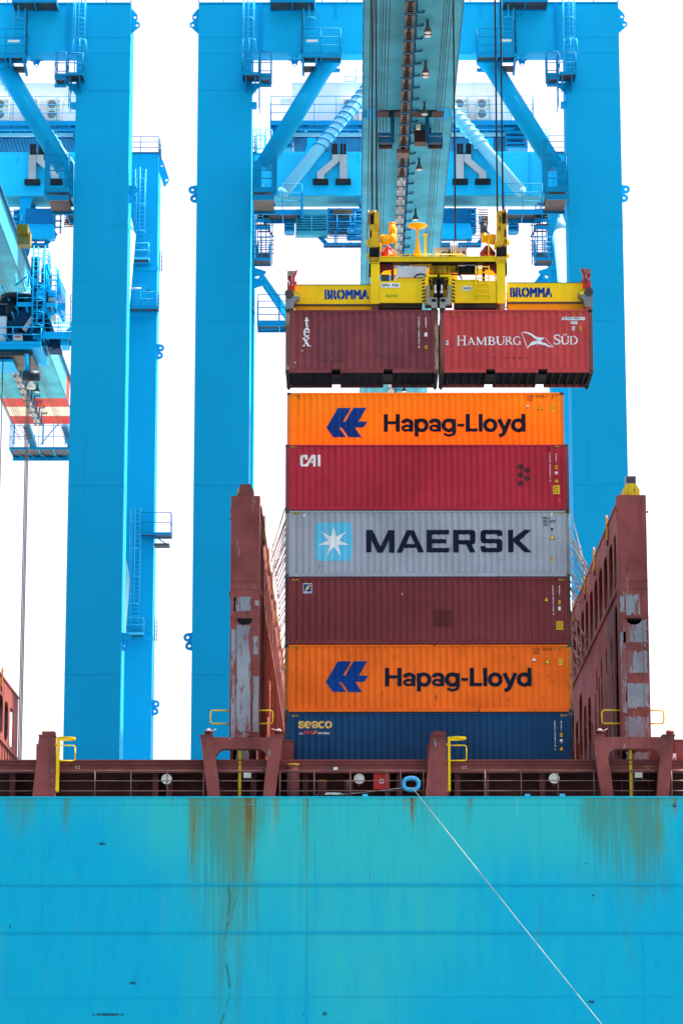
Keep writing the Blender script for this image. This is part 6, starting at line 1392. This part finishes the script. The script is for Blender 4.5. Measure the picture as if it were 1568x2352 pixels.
# ropes along the underside
mb = MB()
for x, r in ((1.04, .05), (1.22, .05), (1.60, .03), (1.75, .04), (1.92, .04), (2.12, .035), (5.17, .04), (5.31, .035), (5.45, .04), (5.64, .03)): mb.tube((x, YA, 67.05), (x, 262.5, 66.95), r*.62, 6)
part('running_rope', mb, ROPE, boom)
# hinge and rope supports
mb = MB()
for x0, x1 in ((BX0+.25, BX0+1.0), (BX1-1.0, BX1-.25)): mb = MB(); mb.box(x0, x1, YH0-.35, YH1+.35, BZ-.02, BZ+.88); part('boom_hinge', mb, CR, boom)
RB2 = paint('rusty_roller', (.075,.035,.03), .6, .25)
for x0, x1 in ((1.45, 2.30), (5.0, 5.75), (2.65, 3.0), (3.55, 4.6)):
    mb = MB(); mb.box(x0, x1, YH0+.15, YH1-.15, BZ-.05, BZ+.7); part('roller', mb, RB2, boom)
for s, (x0, x1) in enumerate(((1.62, 2.53), (4.72, 5.66))):
    mb = MB(); xb = x1 if s == 0 else x0; w = .12
    mb.box(xb-w, xb+w, 178.9, 179.2, 66.1, 68.9); mb.bar((xb, 179, 66.3), (xb, 183.2, 67.99), .14, .24); mb.box(x0, x1, 178.8, 179.1, 66.55, 66.75); mb.box(x0, x1, 178.2, 178.6, 65.9, 66.15); mb.box(x0, x0+.08, 178.2, 178.6, 65.55, 66.3); mb.box(x1-.08, x1, 178.2, 178.6, 65.55, 66.3)
    mb.tube((x0+.08, 178.4, 65.68), (x1-.08, 178.4, 65.68), .14, 10, m=1); mb.tube((x0, 179.4, 66.62), (x1, 179.4, 66.62), .13, 10, m=1 if s == 0 else 0); part('rope_guide', mb, [BRK, RB2], boom)
mb = MB(); mb.box(cx+.7, cx+1.75, 181.0, 181.9, 66.9, 67.7); mb.box(cx+.65, cx+1.8, 180.9, 182.0, 67.701, 67.8, 1); part('relay_box', mb, [RB2, BRK], boom)
mb = MB(); mb.box(cx-.4, cx+.4, 183.0, 184.0, 66.85, 67.12); part('chain_joint', mb, RUSTG, boom)
mb = MB(); mb.box(4.0, 4.28, 178.4, 178.6, 66.85, 67.15); part('sensor', mb, CREAM, boom)
# end gallery at the back reach
mb = MB(); pz = 66.2; platform(mb, BX0-.5, BX1+.5, 262.3, 265.5, pz, t=.18, sides='flr', h=3.0, rails=3, step=1.2)
mb.box(BX0-.5, BX1+.5, 265.2, 265.5, pz-.5, pz-.2); 
for i in range(6): x = BX0-.3+i*1.05; mb.bar((x, 262.5, pz-.25), (x+1.0, 262.5, pz-.85), .07)
for x in (BX0+.0, BX0+2.6, BX1-1.0): mb.box(x, x+.12, 261, 261.2, pz, BZ+.5)
mb.bar((BX0+2.3, 262.4, pz+.3), (BX0+4.0, 262.4, pz+2.4), .08)
for x in (BX0+1.2, BX1-1.0): mb.bar((x, 260.8, BZ-.1), (x+.5, 262.6, pz+.1), .55, .4, 2); mb.lathe((x+.3, 263, pz+.7), [(.7,-.2),(.7,.2)], 18, 2, 'x')
part('end_gallery', mb, [CRT, GRAT, BRK], boom)

# painted ironwork: walkways, stairs and rails are a deeper blue than the box girders, ladders a paler one
for o_ in bpy.data.objects:
    if o_.type != 'MESH': continue
    k_ = o_.name.split('.')[0]
    new = LAD if k_ in ('ladder', 'strip_light') else STRB if k_ in ('platform', 'walkway', 'stair_guard', 'stair_landing', 'staircase', 'access_gallery', 'side_basket', 'top_railing', 'pipe_rack', 'balcony', 'end_gallery', 'roof_railing', 'house_stairs', 'platform_bracket', 'louvred_box') else None
    if new:
        for i_, m_ in enumerate(o_.data.materials):
            if m_ == CRT: o_.data.materials[i_] = new
# second crane: the same machine further along the quay
crane2 = copy_tree(crane); crane2.location.x -= 32.33
for ch in crane2.children:
    k_ = ch.name.split('.')[0]
    if k_ in ('boom', 'equipment_box', 'hanger', 'cable_tray', 'pipe_rack'): ch.location.x += 1.2
    if k_ == 'machinery_house': ch.location.x -= 2.1
crane2['label'] = 'blue gantry crane cut off by the left picture edge'

# ================================================================== trolley under the left crane's boom
DXC = -31.75
tr = thing('crane_trolley', 'cluttered blue hoist trolley with railings, caged ladder and white cabinet under the left boom', 'trolley', (-29, 204, 62))
TY = 203.5
tx = lambda x, Y=TY: P('c4', x, 900, Y).x
tz = lambda y, Y=TY: P('c4', 300, y, Y).z
mb = MB(); mb.box(-36, tx(400), TY, TY+5, tz(1272), tz(1245)); mb.box(-36, tx(395), TY-.05, TY+.15, tz(1245)+.002, tz(1215)); mb.box(-36, tx(310), TY+.5, TY+4.5, tz(1330), tz(1290), 1)
mb.box(-36, tx(120), TY+1, TY+4, tz(1372), tz(1345)); part('base_frame', mb, [CRT, DKG], tr)
mb = MB(); railing(mb, [(-36, TY+.1, tz(1215)), (tx(395), TY+.1, tz(1215)), (tx(395), TY+4, tz(1215))], tz(1075)-tz(1215), rails=2, step=1.9, r=.04); part('railing', mb, CRT, tr)
mb = MB(); mb.box(-36, tx(48), TY+1.2, TY+3.2, tz(1205), tz(935)); 
for k in range(6): z = tz(1205)+.3+k*.9; mb.box(-36, tx(48)+.006, TY+1.18, TY+1.199, z, z+.03, 1)
part('operator_cabin', mb, [WHT, GREY], tr)
mb = MB(); a = PB('c4', 132, 1150, 206, 1204, TY+.5); mb.box(a[0], a[1], TY+.5, TY+1.2, a[2], a[3]); mb.add(*flat(word('ABB', *PB('c4', 140, 1158, 193, 1178, TY+.49), .05), TY+.49), 1); mb.box(a[0]-.05, a[1]+.02, TY+.6, TY+1.1, a[3]+.002, a[3]+.2, 2); part('drive_cabinet', mb, [CREAM, RED2, DKG], tr)
mb = MB(); ladder(mb, tx(355), TY+.6, tz(1075), tz(290), .8, (tz(1060), tz(330)), -1, .045, tz(545)-tz(668)); part('ladder', mb, CRT, tr)
# dark winches and girders of the trolley body
TRD = paint('trolley_dark', (.004,.045,.095), .6, .2, ((.01,.015,.02), .8), rust=.1, spec=.05)
mb = MB(); mb.box(tx(60), tx(330), TY+1.5, TY+5, tz(1200), tz(980)); mb.bar((tx(180), TY+1.5, tz(1060)), (tx(330), TY+1.5, tz(760)), .9, 1.2); mb.box(tx(250), tx(420), TY+2.5, TY+5, tz(880), tz(560)); mb.bar((tx(220), TY+1, tz(1080)), (tx(300), TY+1, tz(960)), .5, .3, 1)
mb.bar((tx(290), TY+1, tz(960)), (tx(350), TY+1, tz(1120)), .3); mb.bar((tx(400), TY+1.2, tz(920)), (tx(520), TY+2, tz(1210)), .5, .3); mb.box(tx(430), tx(545), TY+2, TY+4, tz(1200), tz(1165))
mb.box(tx(-80), tx(245), TY+2.6, TY+6, tz(1000), tz(735)); mb.box(tx(245)+.01, tx(400), TY+2.0, TY+5, tz(1180), tz(890)); mb.bar((tx(95), TY+1.2, tz(985)), (tx(165), TY+1.2, tz(1075)), .5, .5); mb.box(tx(255), tx(330), TY+2.2, TY+2.49, tz(560), tz(330)); mb.box(tx(350), tx(430), TY+2.4, TY+4, tz(560), tz(430))
part('trolley_body', mb, [TRD, GALV], tr)
mb = MB(); rn = random.Random(9)
for k in range(26):
    x = tx(60+340*rn.random()); z = tz(1190-600*rn.random()); a_ = rn.random()*2-1; mb.bar((x, TY+1.0+rn.random(), z), (x+a_*.9, TY+1+rn.random(), z+.4+rn.random()*1.1), .09, .09)
for k in range(14):
    x = tx(250+280*rn.random()); z = tz(1180-560*rn.random()); mb.box(x, x+.25+.3*rn.random(), TY+.8+rn.random(), TY+2, z, z+.2+.35*rn.random())
part('pipework', mb, CRT, tr)
mb = MB(); c = Vector((tx(150), TY+2, tz(735))); mb.lathe(c, [(1.35,-.15),(1.35,.1),(.4,.18)], 26); mb.tube(c+Vector((-.6,.3,-1.1)), c+Vector((.9,.3,-1.1)), .55, 18); mb.tube(c+Vector((-.9,.2,-.6)), c+Vector((-.2,.2,-.6)), .7, 18); part('rope_drum', mb, paint('drum_dark', (.02,.035,.05), .4, .2), tr)
for q in ((150, 830, 300, 850), (420, 835, 520, 868), (385, 470, 440, 500)):
    mb = MB(); xa, xb = tx(q[0]), tx(q[2]); z = tz(q[1]); platform(mb, xa, xb, TY+.6, TY+2.4, z, t=.25, sides='fr', h=tz(700)-tz(830) if q[0] < 400 else 2.6, rails=3, step=.9, m=0); mb.bar((xa+(xb-xa)*.6, TY+.6, z-.2), (xa+(xb-xa)*.8, TY+2, z-1.1), .15); part('platform', mb, [CRT, GRAT], tr)
mb = MB(); railing(mb, [(tx(437), TY+1, tz(700)), (tx(530), TY+1, tz(700)), (tx(530), TY+3, tz(700))], tz(555)-tz(700), rails=3, step=1.2, r=.04); mb.box(tx(440), tx(500), TY+1, TY+2.5, tz(750), tz(690)); mb.box(tx(448), tx(505), TY+.9, TY+2, tz(800), tz(765), 1); mb.tube((tx(528), TY+1, tz(620)), (tx(532), TY+1, tz(500)), .07, 6)
for k in range(8): t = k/7; xa = tx(525)+(tx(600)-tx(525))*t; z = tz(790)+(tz(960)-tz(790))*t; mb.tube((xa, TY+1.2, z), (xa, TY+1.2, z+2), .035, 6)
mb.tube((tx(525), TY+1.2, tz(790)+2), (tx(600), TY+1.2, tz(960)+2), .04, 6); mb.bar((tx(520), TY+1.4, tz(830)), (tx(590), TY+1.4, tz(980)), .25); part('side_gallery', mb, [CRT, GREY], tr)
mb = MB(); a = PB('c4', 160, 110, 262, 178, TY); mb.box(a[0], a[1], TY, TY+2.5, a[2], a[3]); b = PB('c4', 165, 180, 285, 300, TY+1); mb.box(b[0], b[1], TY+1, TY+2, b[2], b[3], 1); part('buffer_block', mb, [paint('olive_yellow', (.20,.15,.01), .5, .1), paint('pale_yellow', (.30,.23,.07), .5, .1)], tr)
mb = MB(); platform(mb, tx(395), tx(685), TY+1, TY+3.0, tz(1095), t=.45, sides='fb', h=tz(930)-tz(1095), rails=4, step=1.2); mb.box(tx(470), tx(520), TY+.95, TY+1.1, tz(985), tz(935), 1); mb.plate([(tx(620), tz(1070)), (tx(680), tz(1030)), (tx(680), tz(1085)), (tx(620), tz(1085))], [], 'y', TY+.9, TY+.98); mb.box(tx(560), tx(628), TY+1.5, TY+3, tz(1195), tz(1140)); part('bridge_platform', mb, [CRT, CREAM], tr)
mb = MB(); mb.tube((tx(262), TY, tz(1335)), (tx(272), TY, tz(1500)), .16, 8); c = Vector((tx(315), TY, tz(1540))); mb.tube(c+Vector((-.6,0,0)), c+Vector((.6,0,0)), .38, 14, m=1); mb.lathe(c+Vector((0,-.2,-.95)), [(.32,0),(.28,.2),(.14,.5)], 16, 2); part('camera_pod', mb, [CRT, paint('drum_dark', (.02,.035,.05)), CREAM], tr)
g2 = 'hoist ropes hanging from the left trolley'
for x, lab in ((8, 'thin dark hoist rope hanging right at the left picture edge'), (240, 'leftmost of three thin dark hoist ropes hanging together below the left trolley'), (253, 'middle one of three thin dark hoist ropes hanging together below the left trolley'), (265, 'rightmost of three thin dark hoist ropes hanging together below the left trolley')):
    p = P('c4', x, 2300, TY+.3); mb = MB(); mb.tube((p.x, TY+.3, 20), (p.x, TY+.3, tz(1330)), .035, 6); single('hoist_rope', mb, ROPE, lab, 'rope', g2)
